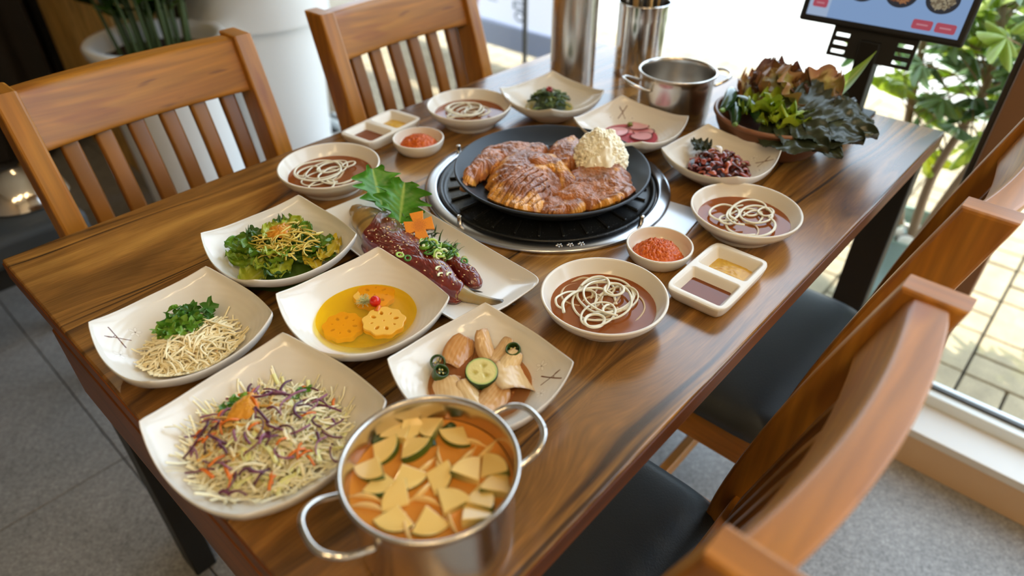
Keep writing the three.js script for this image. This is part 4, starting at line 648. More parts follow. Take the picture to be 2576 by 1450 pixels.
// sauced fish on the platter
const leafMat = (r, g, b, o = {}) => phys({ color: lin(r, g, b), roughness: 0.45, transmission: 0.3, thickness: 0, side: THREE.DoubleSide, ...o });
{
  const B = [0.0075];
  const cl = new THREE.CatmullRomCurve3([V(-0.2545, 0.016, -0.143), V(-0.259, 0.018, -0.115), V(-0.268, 0.019, -0.075), V(-0.279, 0.019, -0.03), V(-0.283, 0.018, 0.02), V(-0.286, 0.016, 0.065), V(-0.2885, 0.0135, 0.103), V(-0.2835, 0.0125, 0.130), V(-0.273, 0.0115, 0.153), V(-0.266, 0.0115, 0.163)]);
  const wid = [[0, 0.003], [0.05, 0.012], [0.16, 0.0235], [0.3, 0.027], [0.5, 0.025], [0.68, 0.019], [0.8, 0.0115], [0.9, 0.0066], [1, 0.0055]], wf = (t) => { let i = 0; while (i < wid.length - 2 && wid[i + 1][0] < t) i++; const f = clamp((t - wid[i][0]) / (wid[i + 1][0] - wid[i][0])); return lerp(wid[i][1], wid[i + 1][1], smooth(0, 1, f)); };
  const t0 = thing('grilled_fish', 'whole grilled fish with bare brown head and thin tail, its body under red sauce', 'fish', [0, TH, 0]);
  const tan = L3(158, 122, 58), brown = L3(82, 54, 24), darkc = L3(44, 34, 26), silver = L3(150, 132, 88);
  const body = surf(32, 90, (u, t) => {
    const tt = clamp(t), p = cl.getPointAt(tt), d = cl.getTangentAt(tt), w = wf(tt), a = u * TAU, sx = V(-d.z, 0, d.x).normalize(), hh = Math.min(w * 0.62, 0.0135) + 0.0015, cap = tt < 0.01 || tt > 0.99 ? 0.05 : 1;
    const x = p.x + sx.x * Math.cos(a) * w * cap, z = p.z + sx.z * Math.cos(a) * w * cap, y = Math.max(0.0075, p.y + Math.sin(a) * hh * cap), n = fbm(x * 120, z * 120, 5, 3), back = smooth(-0.35, 0.75, Math.cos(a) * (tt < 0.5 ? -1 : -1) + n * 1.1);
    let c = tt < 0.45 ? mixc(tan, brown, clamp(back * 0.9 + 0.5 * n)) : mixc(silver, tan, clamp(0.5 + n * 1.4)); if (tt > 0.6) c = mixc(c, darkc, smooth(0.0, 0.35, Math.cos(a + 2.6) * 0.5 + n * 0.9 - 0.28)); if (tt > 0.93) c = mixc(c, darkc, smooth(0.93, 0.97, tt) * 0.85);
    if (tt > 0.20 && tt < 0.225) c = mixc(c, darkc, 0.5); return [x, y, z, x, z, c];
  }, true);
  mesh('body', body, wet({ ...vc, roughness: 0.4, clearcoat: 0.35 }), t0);
  mesh('eye', at(new THREE.SphereGeometry(0.0042, 18, 12).scale(1, 0.5, 1), -0.262, 0.0285, -0.112), wet({ color: lin(150, 160, 170), roughness: 0.15 }), t0);
  mesh('gill_plate', at(surf(28, 8, (u, r) => { const a = u * TAU; return [0.0165 * r * Math.cos(a), 0.003 * (1 - r * r), -0.013 * r * Math.sin(a)]; }, true), -0.268, 0.0268, -0.088, 0.2), wet({ color: lin(150, 118, 56), roughness: 0.4 }), t0);
  const fin = (pts, y, n) => { const cx = pts.reduce((a, p) => a + p[0], 0) / pts.length, cz = pts.reduce((a, p) => a + p[1], 0) / pts.length; mesh(n, at(puck({ pts: pts.map((p) => [p[0] - cx, p[1] - cz]), n: 30, m: 4, h: 0.0012, smoothOutline: false }), cx, y, cz), wet({ color: lin(50, 42, 36), roughness: 0.5 }), t0); };
  fin([[-0.2685, 0.156], [-0.263, 0.158], [-0.2575, 0.172], [-0.2615, 0.1715], [-0.2645, 0.166], [-0.267, 0.168], [-0.269, 0.163]], 0.0112, 'tail_fin');
  fin([[-0.2835, 0.108], [-0.278, 0.118], [-0.273, 0.134], [-0.2765, 0.130], [-0.283, 0.120]], 0.0172, 'fin');
  // red sauce
  const ca = L3(118, 28, 14), cb = L3(84, 16, 10), cc = L3(170, 64, 22);
  const sm = wet({ ...vc, roughness: 0.34, clearcoat: 0.9, clearcoatRoughness: 0.14 });
  const lump = (x, z, k) => 0.0016 * fbm(x * 150, z * 150, k, 3) + 0.0012 * Math.max(0, noise(x * 420, z * 420, k + 3)) + 0.0020 * noise(x * 45, z * 45, k);
  const col = (x, y, z) => { const n = fbm(x * 110, z * 110, 3, 3), s = noise(x * 600, z * 600, 9); return s > 0.48 ? cc : mixc(cb, ca, clamp(0.5 + n * 1.2)); };
  const sauceG = (c, pts, h, dome, k) => at(puck({ pts, n: 130, m: 40, h, edge: 2.6, bot: () => 0.0068, top: (x, z, r) => dome(x + c[0], z + c[1], r) + lump(x, z, k), col }), c[0], 0, c[1]);
  const ridge = (x, z, r) => { const tt = clamp((z + 0.143) / 0.306), p = cl.getPointAt(tt), w = wf(tt), d = (x - p.x) / (w * 1.12), top = p.y + 0.0035 + Math.min(w * 0.62, 0.0135) * Math.sqrt(Math.max(0, 1 - d * d)), own = 0.0068 + 0.0165 * Math.sqrt(Math.max(0, 1 - Math.pow(r, 2.6))); return Math.abs(d) < 1 ? Math.max(0, top - own) / Math.max(0.25, 1 - Math.pow(r, 6)) : 0; };
  const sauce = mesh('sauce', sauceG([-0.2752, 0.0113], [[0.0390, -0.0955], [0.020, -0.0936], [-0.0086, -0.0772], [-0.0262, -0.0732], [-0.0353, -0.0519], [-0.0335, -0.0122], [-0.0345, 0.0298], [-0.0349, 0.0706], [-0.0343, 0.0958], [-0.0258, 0.108], [-0.0088, 0.1046], [-0.0005, 0.0936], [0.0145, 0.0499], [0.0245, 0.018], [0.0329, -0.0155], [0.0401, -0.0647]], 0.0165, ridge, 2), sm, t0);
  sauce.userData.label = 'dark red glossy sauce coating';
  const fillet = mesh('sauce', sauceG([-0.2548, 0.0779], [[0.0119, -0.0601], [0.0135, -0.0256], [0.0128, -0.0004], [0.0055, 0.0305], [-0.0048, 0.038], [-0.0139, 0.033], [-0.0152, 0.0165], [-0.0116, -0.0066], [-0.0093, -0.0353]], 0.0150, () => 0.0025, 6), sm, t0);
  // sesame seeds
  const seedG = new THREE.SphereGeometry(0.00085, 8, 6).scale(1, 0.6, 1.75), sd = std({ color: lin(226, 196, 140), roughness: 0.4 }), ray = new THREE.Raycaster(), drop = (x, z, list = [sauce, fillet]) => { ray.set(V(x, 2, z), V(0, -1, 0)); const h = ray.intersectObjects(list, false)[0]; return h ? h.point.y - TH : null; };
  scene.updateMatrixWorld(true); reseed(90);
  for (let i = 0; i < 130; i++) { const z = rnd(-0.06, 0.115), ctr = -0.276 + (z > 0.05 ? 0.008 : 0), x = ctr + rnd(-0.032, 0.034), y = drop(x, z); if (y === null || y < 0.012) continue; const s = mesh('sesame_seed', seedG, sd, sauce); s.position.set(x, y + 0.0003, z); s.rotation.set(rnd(-0.3, 0.3), rnd(PI), rnd(-0.3, 0.3)); }
  // scallions
  const st = thing('scallion_topping', 'heap of sliced green and white scallion on the middle of the red sauced fish', 'scallion', [-0.2555, TH, 0.0365]);
  const gm = [lin(112, 156, 46), lin(74, 122, 40), lin(170, 200, 92), lin(226, 230, 186), lin(54, 98, 44)].map((c) => wet({ color: c, roughness: 0.25, side: THREE.DoubleSide }));
  reseed(123);
  for (let i = 0; i < 80; i++) {
    const a = rnd(TAU), r = Math.sqrt(rnd()), x = 0.019 * r * Math.cos(a) * 1.05, z = 0.027 * r * Math.sin(a), X = x - z * 0.12, Z = z, base = drop(-0.2555 + X, 0.0365 + Z); if (base === null) continue;
    const R = rnd(0.0040, 0.0076), open = rnd() < 0.6, pts = [], n = open ? Math.floor(rnd(5, 9)) : 10, a0 = rnd(TAU); for (let k = 0; k < n; k++) { const q = a0 + k / 10 * TAU; pts.push(V(R * Math.cos(q) * (open ? 1.2 : 1), 0.0006 * Math.sin(q * 2), R * Math.sin(q) * (open ? 0.9 : 0.75))); }
    const m = mesh('scallion_slice', tube(pts, rnd(0.0009, 0.0014), open ? 16 : 22, 6, 1.7, null, !open), gm[Math.floor(rnd(5))], st); m.position.set(X, base + 0.0015 + 0.009 * (1 - r) * rnd(), Z); m.rotation.set(rnd(-0.9, 0.9), rnd(TAU), rnd(-0.9, 0.9));
  }
  for (const [x, z, k] of [[-0.2495, 0.0785, 1], [-0.2865, 0.074, 3], [-0.283, 0.089, 3], [-0.247, 0.060, 2], [-0.2925, 0.084, 3], [-0.302, 0.020, 2], [-0.300, 0.032, 1]]) { const y = drop(x, z); if (y === null) continue; const pts = []; for (let q = 0; q < (k === 3 ? 5 : 10); q++) pts.push(V(0.0042 * Math.cos(q / 10 * TAU), 0, 0.0036 * Math.sin(q / 10 * TAU))); const m = mesh('scallion_slice', tube(pts, 0.0009, 20, 6, 1.7, null, k !== 3), gm[k], st); m.position.set(x + 0.2555, y + 0.001, z - 0.0365); m.rotation.set(0.15, k, 0.1); }
  solo('scallion_end', at(tube([V(-0.007, 0, 0), V(0, 0.0015, 0), V(0.006, 0, 0)], (u) => 0.0045 - 0.002 * Math.abs(u - 0.4), 10, 10, 0.6), 0, 0, 0), wet({ color: lin(186, 182, 96) }), 'yellow green scallion piece at the edge of the sauce, towards the grill ring', 'scallion', [-0.2355, TH + 0.0115, 0.0635], 0.9);
  // garnish: kale leaves, carrot flower, frilly greens
  const lobed = (L, W, k, lobes, cup, colv) => surf(40, 18, (s, q) => {
    const t = q * 2 - 1, prof = Math.pow(Math.sin(PI * clamp(s * 0.93 + 0.05)), 0.6) * (0.55 + 0.45 * s), jag = 1 + 0.30 * Math.sin(s * lobes * TAU) * Math.abs(t) ** 2 + 0.07 * noise(s * 18, t * 2, k), w = W * prof * jag, x = L * s, z = t * w, ruff = 0.10 * W * Math.abs(t) ** 2 * Math.sin(s * 15 + k + t * 2), vein = 0.02 * W * Math.abs(Math.sin((s * 7 - Math.abs(t) * 2.4) * PI)) * smooth(0, 0.2, Math.abs(t));
    const rib = 1 - smooth(0.02, 0.08, Math.abs(t)), v2 = 1 - smooth(0, 0.16, Math.abs(((s * 7 - Math.abs(t) * 2.4) % 1 + 1) % 1 - 0.5)); return [x, cup * (s * s) * L + 0.25 * W * t * t + ruff + vein, z, x, z, mixc(mixc(colv[0], colv[1], clamp(0.5 + fbm(x * 60, z * 60, k, 2) * 1.3)), colv[2], clamp(rib * 0.9 + 0.18 * v2))];
  });
  const kale = [L3(92, 158, 30), L3(58, 124, 22), L3(170, 196, 84)], km = phys({ ...vc, roughness: 0.4, transmission: 0.25, thickness: 0, side: THREE.DoubleSide });
  const k1 = solo('kale_leaf', lobed(0.064, 0.040, 2, 4.2, 0.12, kale), km, 'bright green frilled garnish leaf farthest along the fish platter, near the fish head', 'leaf', [-0.2365, TH + 0.020, -0.0935]); k1.rotation.set(0.2, 1.30, 0.62, 'YXZ');
  const k2 = solo('kale_leaf', lobed(0.060, 0.040, 7, 4.4, 0.10, kale), km, 'green frilled garnish leaf with pale ribs beside the orange carrot, nearest the grill', 'leaf', [-0.2440, TH + 0.020, -0.0520]); k2.rotation.set(0.25, 0.85, 0.62, 'YXZ');
  const fr = thing('frilly_greens', 'feathery dark green shreds tucked along the grill side of the sauced fish', 'herb', [-0.236, TH, 0.0]);
  reseed(64); const fg = [lin(58, 92, 34), lin(84, 124, 52), lin(44, 72, 34)].map((c) => wet({ color: c, roughness: 0.4, side: THREE.DoubleSide }));
  for (let i = 0; i < 70; i++) { const f = rnd(), z = lerp(-0.058, 0.055, f), x = lerp(0.012, -0.004, f) + rnd(-0.010, 0.008), a = rnd(TAU), l = rnd(0.008, 0.017); const m = mesh('frond', tube([V(0, 0, 0), V(l * 0.5, rnd(0.001, 0.005), rnd(-0.003, 0.003)), V(l, rnd(-0.002, 0.005), rnd(-0.003, 0.003))], (u) => 0.0018 * (1 - u * 0.8), 8, 5, 0.3), fg[i % 3], fr); m.position.set(x, 0.012 + rnd(0.010), z); m.rotation.set(rnd(-0.6, 0.6), a, rnd(-0.4, 0.5)); }
  const cross = (s) => { const q = [], a = 0.36 * s, b = s * 1.0, c = 0.48 * s; for (let i = 0; i < 4; i++) { const t = i * PI / 2, C = Math.cos(t), S = Math.sin(t); for (const [x, y] of [[a, a], [b, c], [b * 1.02, -c], [a, -a]].reverse().map(([x, y]) => [x, y])) q.push(new THREE.Vector2(x * C - y * S, x * S + y * C)); } const sh = new THREE.Shape(); q.forEach((p, i) => (i ? sh.lineTo(p.x, p.y) : sh.moveTo(p.x, p.y))); sh.closePath(); return new THREE.ExtrudeGeometry(sh, { depth: 0.0042, bevelEnabled: true, bevelThickness: 0.0005, bevelSize: 0.0005, bevelSegments: 2 }); };
  const carrotT = tex(256, 256, (u, v) => { const r = Math.hypot(u - 0.5, v - 0.5) * 2, n = fbm(u * 40, v * 40, 3, 3), c = mixc([216, 124, 40], [238, 146, 40], smooth(0.2, 0.6, r + n * 0.2)), g = 1 + n * 0.3 * (r < 0.55 ? 1 : 0.3); return [c[0] * g, c[1] * g, c[2] * g]; });
  const crg = cross(0.0178), up = crg.attributes.position, uu = crg.attributes.uv; for (let i = 0; i < up.count; i++) uu.setXY(i, up.getX(i) / 0.04 + 0.5, up.getY(i) / 0.04 + 0.5);
  const car = solo('carrot_flower', crg, wet({ map: carrotT, roughness: 0.3 }), 'orange carrot cut as a four-petalled flower leaning on the fish', 'carrot', [-0.2445, TH + 0.0350, -0.0095]); car.rotation.set(-0.85, -0.72, 0.15, 'YXZ');
}
// ---------- salads ----------
const strand = (x, y, z, a, L, bend, r, flat, k, rise = 0) => { const n = 5, pts = []; let X = x, Z = z, A = a; for (let i = 0; i < n; i++) { pts.push(V(X, y + rise * Math.sin(PI * i / (n - 1)) + 0.0012 * noise(i * 0.9, k), Z)); X += L / (n - 1) * Math.cos(A); Z += L / (n - 1) * Math.sin(A); A += bend / (n - 1); } if (strand.fl) for (const p of pts) { const f = strand.fl(p.x, p.z) + r * 0.8; if (p.y < f) p.y = f; } return tube(pts, r, 10, 5, flat); };
function moundHeap(R, H, base, count, r0, r1, L0, L1, flat) {
  const list = []; for (let i = 0; i < count; i++) { const a = rnd(TAU), d = R * Math.sqrt(rnd()) * 0.92, x = d * Math.cos(a), z = d * Math.sin(a), h = base + H * Math.pow(Math.max(0, 1 - (d / R) ** 2), 0.8) * (0.82 + 0.3 * noise(x * 60, z * 60, 4)); const dir = rnd(TAU), L = rnd(L0, L1); list.push(strand(x - L / 2 * Math.cos(dir), h + rnd(-0.004, 0.002), z - L / 2 * Math.sin(dir), dir, L, rnd(-2.4, 2.4), rnd(r0, r1), flat, i, rnd(0, 0.005))); } return merge(list);
}
function moundCore(R, H, base, k, rough = 0.004) { return surf(60, 16, (u, t) => { const a = u * TAU, r = R * t * (1 + 0.12 * noise(Math.cos(a) * 2, Math.sin(a) * 2, k)), x = r * Math.cos(a), z = -r * Math.sin(a); return [x, base + (H * Math.pow(Math.max(0, 1 - t * t), 0.85) + rough * fbm(x * 70, z * 70, k, 3)) * (1 - Math.pow(t, 8)), z]; }, true); }
{
  // pale shredded salad with a parsley sprig
  strand.fl = (x, z) => dishFloor(0.0925, Math.hypot(x - 0.002, z + 0.009));
  const t = thing('shredded_salad', 'pale cream shredded vegetable salad heaped in the dish near the left table corner', 'salad', [-0.549, TH, -0.027]);
  const cm = wet({ color: lin(250, 236, 192), roughness: 0.35 }); reseed(500);
  mesh('heap', moundCore(0.040, 0.018, 0.009, 1), wet({ color: lin(244, 226, 180), roughness: 0.5 }), t);
  mesh('shreds', moundHeap(0.050, 0.023, 0.011, 620, 0.0008, 0.0015, 0.014, 0.032, 0.7), cm, t).userData.kind = 'stuff';
  const pk = wet({ color: lin(224, 150, 92), roughness: 0.4 }); for (let i = 0; i < 12; i++) { const a = rnd(TAU), d = 0.04 * Math.sqrt(rnd()); mesh('carrot_shred', strand(d * Math.cos(a), 0.0115 + 0.018 * (1 - (d / 0.05) ** 2), d * Math.sin(a), rnd(TAU), 0.012, 1, 0.0012, 0.6, i), pk, t); }
  const p = thing('parsley_sprig', 'fresh green parsley sprig lying on the pale shredded salad', 'herb', [-0.5395, TH + 0.030, -0.0555]); reseed(515);
  const ms = [lin(92, 146, 34), lin(64, 116, 28), lin(126, 172, 56)].map((c) => phys({ color: c, roughness: 0.45, transmission: 0.25, thickness: 0, side: THREE.DoubleSide }));
  for (let i = 0; i < 46; i++) {
    const a = rnd(TAU), d = 0.023 * Math.sqrt(rnd()), s = rnd(0.007, 0.012), k = i * 1.7; const g = surf(18, 4, (u, r) => { const q = u * TAU, R = s * r * (0.72 + 0.28 * Math.cos(q * 5 + k)); return [R * Math.cos(q), 0.30 * s * r * r * Math.sin(q * 2 + k) + 0.25 * s * r * r, R * Math.sin(q)]; }, true);
    const m = mesh('leaflet', g, ms[i % 3], p); m.position.set(d * Math.cos(a) * 1.25, rnd(-0.003, 0.007), d * Math.sin(a)); m.rotation.set(rnd(-0.8, 0.8), rnd(TAU), rnd(-0.8, 0.8));
  }
  // purple and white slaw
  strand.fl = (x, z) => dishFloor(0.105, Math.hypot(x - 0.0045, z - 0.0015));
  const s = thing('cabbage_slaw', 'big heap of shredded white and purple cabbage slaw with carrot at the table end', 'salad', [-0.5645, TH, 0.1485]);
  reseed(600); mesh('heap', moundCore(0.058, 0.030, 0.010, 5), wet({ color: lin(236, 222, 164), roughness: 0.5 }), s);
  mesh('white_cabbage', moundHeap(0.072, 0.034, 0.012, 860, 0.0006, 0.0017, 0.014, 0.036, 0.4), wet({ color: lin(248, 240, 202), roughness: 0.32 }), s).userData.kind = 'stuff';
  mesh('green_cabbage', moundHeap(0.068, 0.034, 0.012, 110, 0.0012, 0.0026, 0.014, 0.034, 0.4), wet({ color: lin(236, 236, 166), roughness: 0.32 }), s).userData.kind = 'stuff';
  mesh('dressed_cabbage', at(moundHeap(0.050, 0.030, 0.014, 170, 0.0009, 0.0020, 0.014, 0.034, 0.45), -0.006, 0.002, -0.016), wet({ color: lin(232, 190, 104), roughness: 0.32 }), s).userData.kind = 'stuff';
  const hy = (x, z) => 0.0145 + 0.034 * Math.pow(Math.max(0, 1 - (x * x + z * z) / 0.073 ** 2), 0.8);
  const pur = [wet({ color: lin(112, 52, 86), roughness: 0.3 }), wet({ color: lin(86, 34, 62), roughness: 0.3 }), wet({ color: lin(150, 92, 122), roughness: 0.3 })];
  const put = (n, x, z, a, L, b, r, f, mm, i) => mesh(n, strand(x - L / 2 * Math.cos(a), hy(x, z) + 0.0012, z - L / 2 * Math.sin(a), a, L, b, r, f, i, 0.003), mm, s);
  for (let i = 0; i < 64; i++) { const a = rnd(TAU), d = 0.066 * Math.sqrt(rnd()); put('purple_cabbage', d * Math.cos(a), d * Math.sin(a), rnd(TAU), rnd(0.010, 0.030), rnd(-2.4, 2.4), rnd(0.0009, 0.0016), 0.6, pur[i % 3], i); }
  // three long purple strands reaching out over the rim of the heap
  put('purple_cabbage', -0.045, -0.035, 2.4, 0.04, 0.5, 0.0012, 0.6, pur[1], 101); put('purple_cabbage', -0.040, -0.032, 2.75, 0.034, -0.9, 0.0011, 0.6, pur[1], 102); put('purple_cabbage', 0.052, -0.002, 0.3, 0.04, 1.7, 0.0013, 0.6, pur[0], 103);
  const cr = wet({ color: lin(226, 118, 30), roughness: 0.35 }), dr = wet({ color: lin(222, 152, 48), roughness: 0.3 });
  for (let i = 0; i < 26; i++) { const a = rnd(TAU), d = 0.064 * Math.sqrt(rnd()); put('carrot_strip', d * Math.cos(a), d * Math.sin(a), rnd(TAU), rnd(0.008, 0.018), rnd(-0.6, 0.6), rnd(0.0011, 0.0017), 0.6, cr, i + 200); }
  mesh('dressing', at(surf(40, 10, (u, r) => { const a = u * TAU, R = 0.017 * r * (1 + 0.35 * noise(Math.cos(a) * 2, Math.sin(a) * 2, 3)); return [R * Math.cos(a), 0.004 * (1 - r * r) + 0.001 * noise(r * 9, a * 3), -R * Math.sin(a) * 0.75]; }, true), 0.000, hy(0.0, -0.03) + 0.0002, -0.030, 0.6), dr, s);
  for (const [x, z, n] of [[-0.006, -0.048, 9], [0.046, -0.020, 6]]) for (let i = 0; i < n; i++) { const g = surf(14, 3, (u, r) => { const q = u * TAU, R = 0.006 * r * (0.75 + 0.25 * Math.cos(q * 5)); return [R * Math.cos(q), 0.0018 * r * r * Math.sin(q * 2), R * Math.sin(q)]; }, true); const m = mesh('herb_leaf', g, ms[i % 3], s); m.position.set(x + rnd(-0.012, 0.012), hy(x, z) + rnd(0.001, 0.006), z + rnd(-0.007, 0.007)); m.rotation.set(rnd(-0.6, 0.6), rnd(6), rnd(-0.6, 0.6)); }
}
// leafy green salad
const frill = (L, W, k, ruff, cols, cup = 0.2) => surf(30, 16, (s, q) => {
  const t = q * 2 - 1, prof = Math.pow(Math.sin(PI * clamp(0.06 + s * 0.9)), 0.7), e = Math.max(Math.abs(t), s > 0.6 ? (s - 0.6) / 0.4 : 0), w = W * prof * (1 + 0.14 * noise(s * 9, k, Math.sign(t))), x = L * s * (1 + 0.05 * noise(t * 6, k)), z = t * w;
  const y = cup * L * s * s + 0.30 * W * t * t + ruff * Math.pow(e, 2.2) * (Math.sin(s * 21 + t * 4 + k) * 0.6 + Math.sin(t * 13 + s * 7 + 2 * k) * 0.5) + 0.05 * W * noise(s * 8, t * 8, k);
  const rib = 1 - smooth(0.03, 0.11, Math.abs(t)); return [x, y, z, x, z, mixc(mixc(cols[0], cols[1], clamp(Math.pow(e, 1.6) * 1.1 + 0.5 * fbm(s * 6, t * 6, k, 2))), cols[2], rib * (1 - s) * 0.9)];
});
const vleaf = phys({ ...vc, roughness: 0.35, transmission: 0.28, thickness: 0, side: THREE.DoubleSide });
{
  const C = [-0.390, -0.102]; reseed(700); strand.fl = null;
  solo('salad_bed', moundCore(0.056, 0.012, 0.007, 9), wet({ color: lin(70, 96, 30), roughness: 0.5 }), 'dark green torn leaves packed at the bottom of the leafy salad', 'salad', [C[0], TH, C[1]]);
  const pal = [[L3(128, 164, 44), L3(92, 134, 34), L3(200, 210, 116)], [L3(160, 184, 56), L3(124, 158, 40), L3(216, 222, 140)], [L3(200, 202, 66), L3(164, 178, 48), L3(232, 230, 160)], [L3(84, 122, 40), L3(66, 102, 34), L3(150, 174, 84)]];
  for (let i = 0; i < 34; i++) {
    const a = i * 2.399, d = 0.050 * Math.sqrt((i + 0.5) / 34), L = rnd(0.030, 0.046), o = solo('lettuce_piece', frill(L, rnd(0.012, 0.018), i * 3.1, 0.0045, pal[i % 4], 0.1), vleaf, ['mid green', 'light green', 'yellow green', 'dark green'][i % 4] + ' torn lettuce piece in the leafy salad dish', 'lettuce', [C[0] + d * Math.cos(a) * 1.05, TH + 0.014 + 0.022 * (1 - (d / 0.06) ** 2), C[1] + d * Math.sin(a) * 1.05], 0, 'lettuce pieces of the leafy salad');
    o.rotation.set(rnd(-0.4, 0.4), -a + rnd(-1.2, 1.2), rnd(-0.15, 0.45), 'YXZ'); o.position.x -= Math.cos(a) * L * 0.4; o.position.z -= Math.sin(a) * L * 0.4;
  }
  const y = thing('yellow_shreds', 'yellow vegetable shreds with orange dressing on top of the leafy green salad', 'salad', [C[0] + 0.006, TH, C[1] + 0.000]);
  mesh('shreds', at(moundHeap(0.040, 0.012, 0.036, 95, 0.0008, 0.0016, 0.016, 0.036, 0.6), 0, 0, 0), wet({ color: lin(222, 196, 96), roughness: 0.35 }), y).userData.kind = 'stuff';
  mesh('dressing', at(surf(40, 10, (u, r) => { const a = u * TAU, R = 0.019 * r * (1 + 0.35 * noise(Math.cos(a) * 2, Math.sin(a) * 2, 8)); return [R * Math.cos(a), 0.0035 * (1 - r * r) + 0.0015 * noise(r * 9, a * 3), -R * Math.sin(a) * 0.7]; }, true), 0.003, 0.0455, -0.016, 0.5), wet({ color: lin(212, 136, 30), roughness: 0.3 }), y);
  for (const [x, z, h, r] of [[-0.352, -0.060, 0.030, 0.4], [-0.362, -0.052, 0.026, 1.2]]) { const o = solo('yellow_leaf', frill(0.044, 0.013, x * 900, 0.004, [L3(226, 196, 50), L3(208, 178, 44), L3(240, 228, 170)], 0.1), vleaf, (r < 1 ? 'far' : 'near') + ' yellow leaf strip at the right edge of the leafy salad', 'leaf', [x - 0.02, TH + h, z + 0.014], r, 'yellow leaf strips of the leafy salad'); }
}
// seasoned greens, pink radish, dark red pieces
{
  const C = [0.212, -0.170]; reseed(800);
  solo('pale_dressing', at(pool(0.044), 0, 0.0145, 0), liquid(206, 192, 110, 0.5), 'pale yellow dressing pooled under the seasoned greens', 'dressing', [C[0], TH, C[1]]);
  const t = thing('seasoned_greens', 'rounded mound of dark seasoned greens with a red pepper slice on top', 'vegetable', [C[0], TH, C[1]]);
  mesh('mound', moundCore(0.034, 0.034, 0.009, 4), wet({ color: lin(44, 62, 30), roughness: 0.4 }), t);
  const gm = [wet({ color: lin(70, 92, 40), roughness: 0.3 }), wet({ color: lin(104, 122, 62), roughness: 0.3 }), wet({ color: lin(46, 68, 42), roughness: 0.3 })];
  for (let i = 0; i < 60; i++) { const a = rnd(TAU), d = 0.033 * Math.sqrt(rnd()), h = 0.012 + 0.034 * Math.pow(Math.max(0, 1 - (d / 0.036) ** 2), 0.8), q = rnd(TAU), L = rnd(0.014, 0.028); mesh('stem', strand(d * Math.cos(a) - L / 2 * Math.cos(q), h, d * Math.sin(a) - L / 2 * Math.sin(q), q, L, rnd(-2, 2), rnd(0.0016, 0.0034), 0.5, i, 0.003), gm[i % 3], t); }
  mesh('red_pepper_slice', at(lathe([[0.003, -0.002], [0.0058, -0.002], [0.006, 0], [0.0058, 0.002], [0.003, 0.002], [0.003, -0.002]], 24), -0.002, 0.050, 0.001, 0, 0.3), wet({ color: lin(150, 30, 16), roughness: 0.25 }), t);
  const P = [0.222, -0.004];
  solo('pink_brine', at(pool(0.047), 0, 0.016, 0), liquid(226, 116, 132, 0.45), 'pink pickling brine in the dish behind the grill', 'dressing', [0.206, TH, 0.012]);
  const rad = wet({ color: lin(236, 172, 178), roughness: 0.2 });
  [[0.232, -0.016, 0.1], [0.222, 0.010, 1.0], [0.236, 0.020, 2.1], [0.206, -0.012, 3.0], [0.214, 0.030, 4.2], [0.244, 0.004, 0.5]].forEach(([x, z, k], i) => { const o = solo('radish_slice', surf(32, 8, (u, r) => { const a = u * TAU, R = 0.0195 * Math.min(1, r * 1.3), y = r < 0.77 ? 0.0007 : -0.0007 * (r - 0.77) / 0.23 * 1; return [(r < 0.77 ? R : 0.0195 * (1 - (r - 0.77) / 0.23)) * Math.cos(a), y + 0.0012 * Math.sin(a * 2 + k) * Math.min(r, 0.77), (r < 0.77 ? R : 0.0195 * (1 - (r - 0.77) / 0.23)) * -Math.sin(a)]; }, true), rad, 'thin round pink radish slice in the brine', 'radish', [x, TH + 0.0145 + 0.0009 * i, z], 0, 'pink radish slices'); o.rotation.set(rnd(-0.08, 0.08), k, rnd(-0.08, 0.08)); });
  solo('green_pepper_bit', tube([V(-0.004, 0, 0), V(0, 0.002, 0), V(0.004, 0, 0)], 0.0042, 8, 8, 0.7), wet({ color: lin(120, 124, 44) }), 'olive green pepper bit on the pink radish slices', 'pepper', [0.230, TH + 0.0235, -0.004], 0.7);
  // dark red spicy pieces
  const K = [0.197, 0.183], dm = [lin(150, 50, 24), lin(118, 34, 20), lin(174, 76, 32), lin(94, 32, 22)].map((c) => wet({ color: c, roughness: 0.25, clearcoat: 0.9 })); reseed(830);
  for (let i = 0; i < 46; i++) {
    const a = i * 2.399, d = 0.044 * Math.sqrt((i + 0.5) / 46), L = rnd(0.014, 0.030), h = 0.014 + 0.024 * (1 - (d / 0.046) ** 2);
    const o = solo('spicy_piece', tube([V(-L / 2, 0, 0), V(-L / 6, rnd(0.002, 0.006), rnd(-0.004, 0.004)), V(L / 5, rnd(0, 0.005), rnd(-0.004, 0.004)), V(L / 2, rnd(-0.003, 0.003), 0)], (u) => 0.0048 * (0.65 + 0.35 * Math.sin(u * 9 + i)), 12, 8, 0.5), dm[i % 4], ['deep red', 'dark maroon', 'orange red', 'nearly black'][i % 4] + ' glossy strip in the heap of spicy pieces', 'side dish', [K[0] + d * Math.cos(a), TH + h, K[1] + d * Math.sin(a)], 0, 'dark red strips of the spicy heap'); o.rotation.set(rnd(-0.4, 0.4), rnd(TAU), rnd(-0.4, 0.4));
  }
  solo('spicy_sauce', at(pool(0.047), 0, 0.016, 0), wet({ color: lin(74, 20, 12), roughness: 0.15 }), 'dark red sauce under the spicy pieces', 'sauce', [K[0], TH, K[1]]);
  for (let i = 0; i < 3; i++) { const o = solo('perilla_shred', frill(0.030, 0.012, i * 5 + 3, 0.004, [L3(54, 62, 26), L3(44, 50, 22), L3(90, 96, 50)], 0.1), vleaf, 'dark olive leaf at the back left of the spicy pieces', 'leaf', [K[0] + 0.006 + i * 0.008, TH + 0.034, K[1] - 0.040 + i * 0.006], i * 1.3, 'olive leaves on the spicy pieces'); }
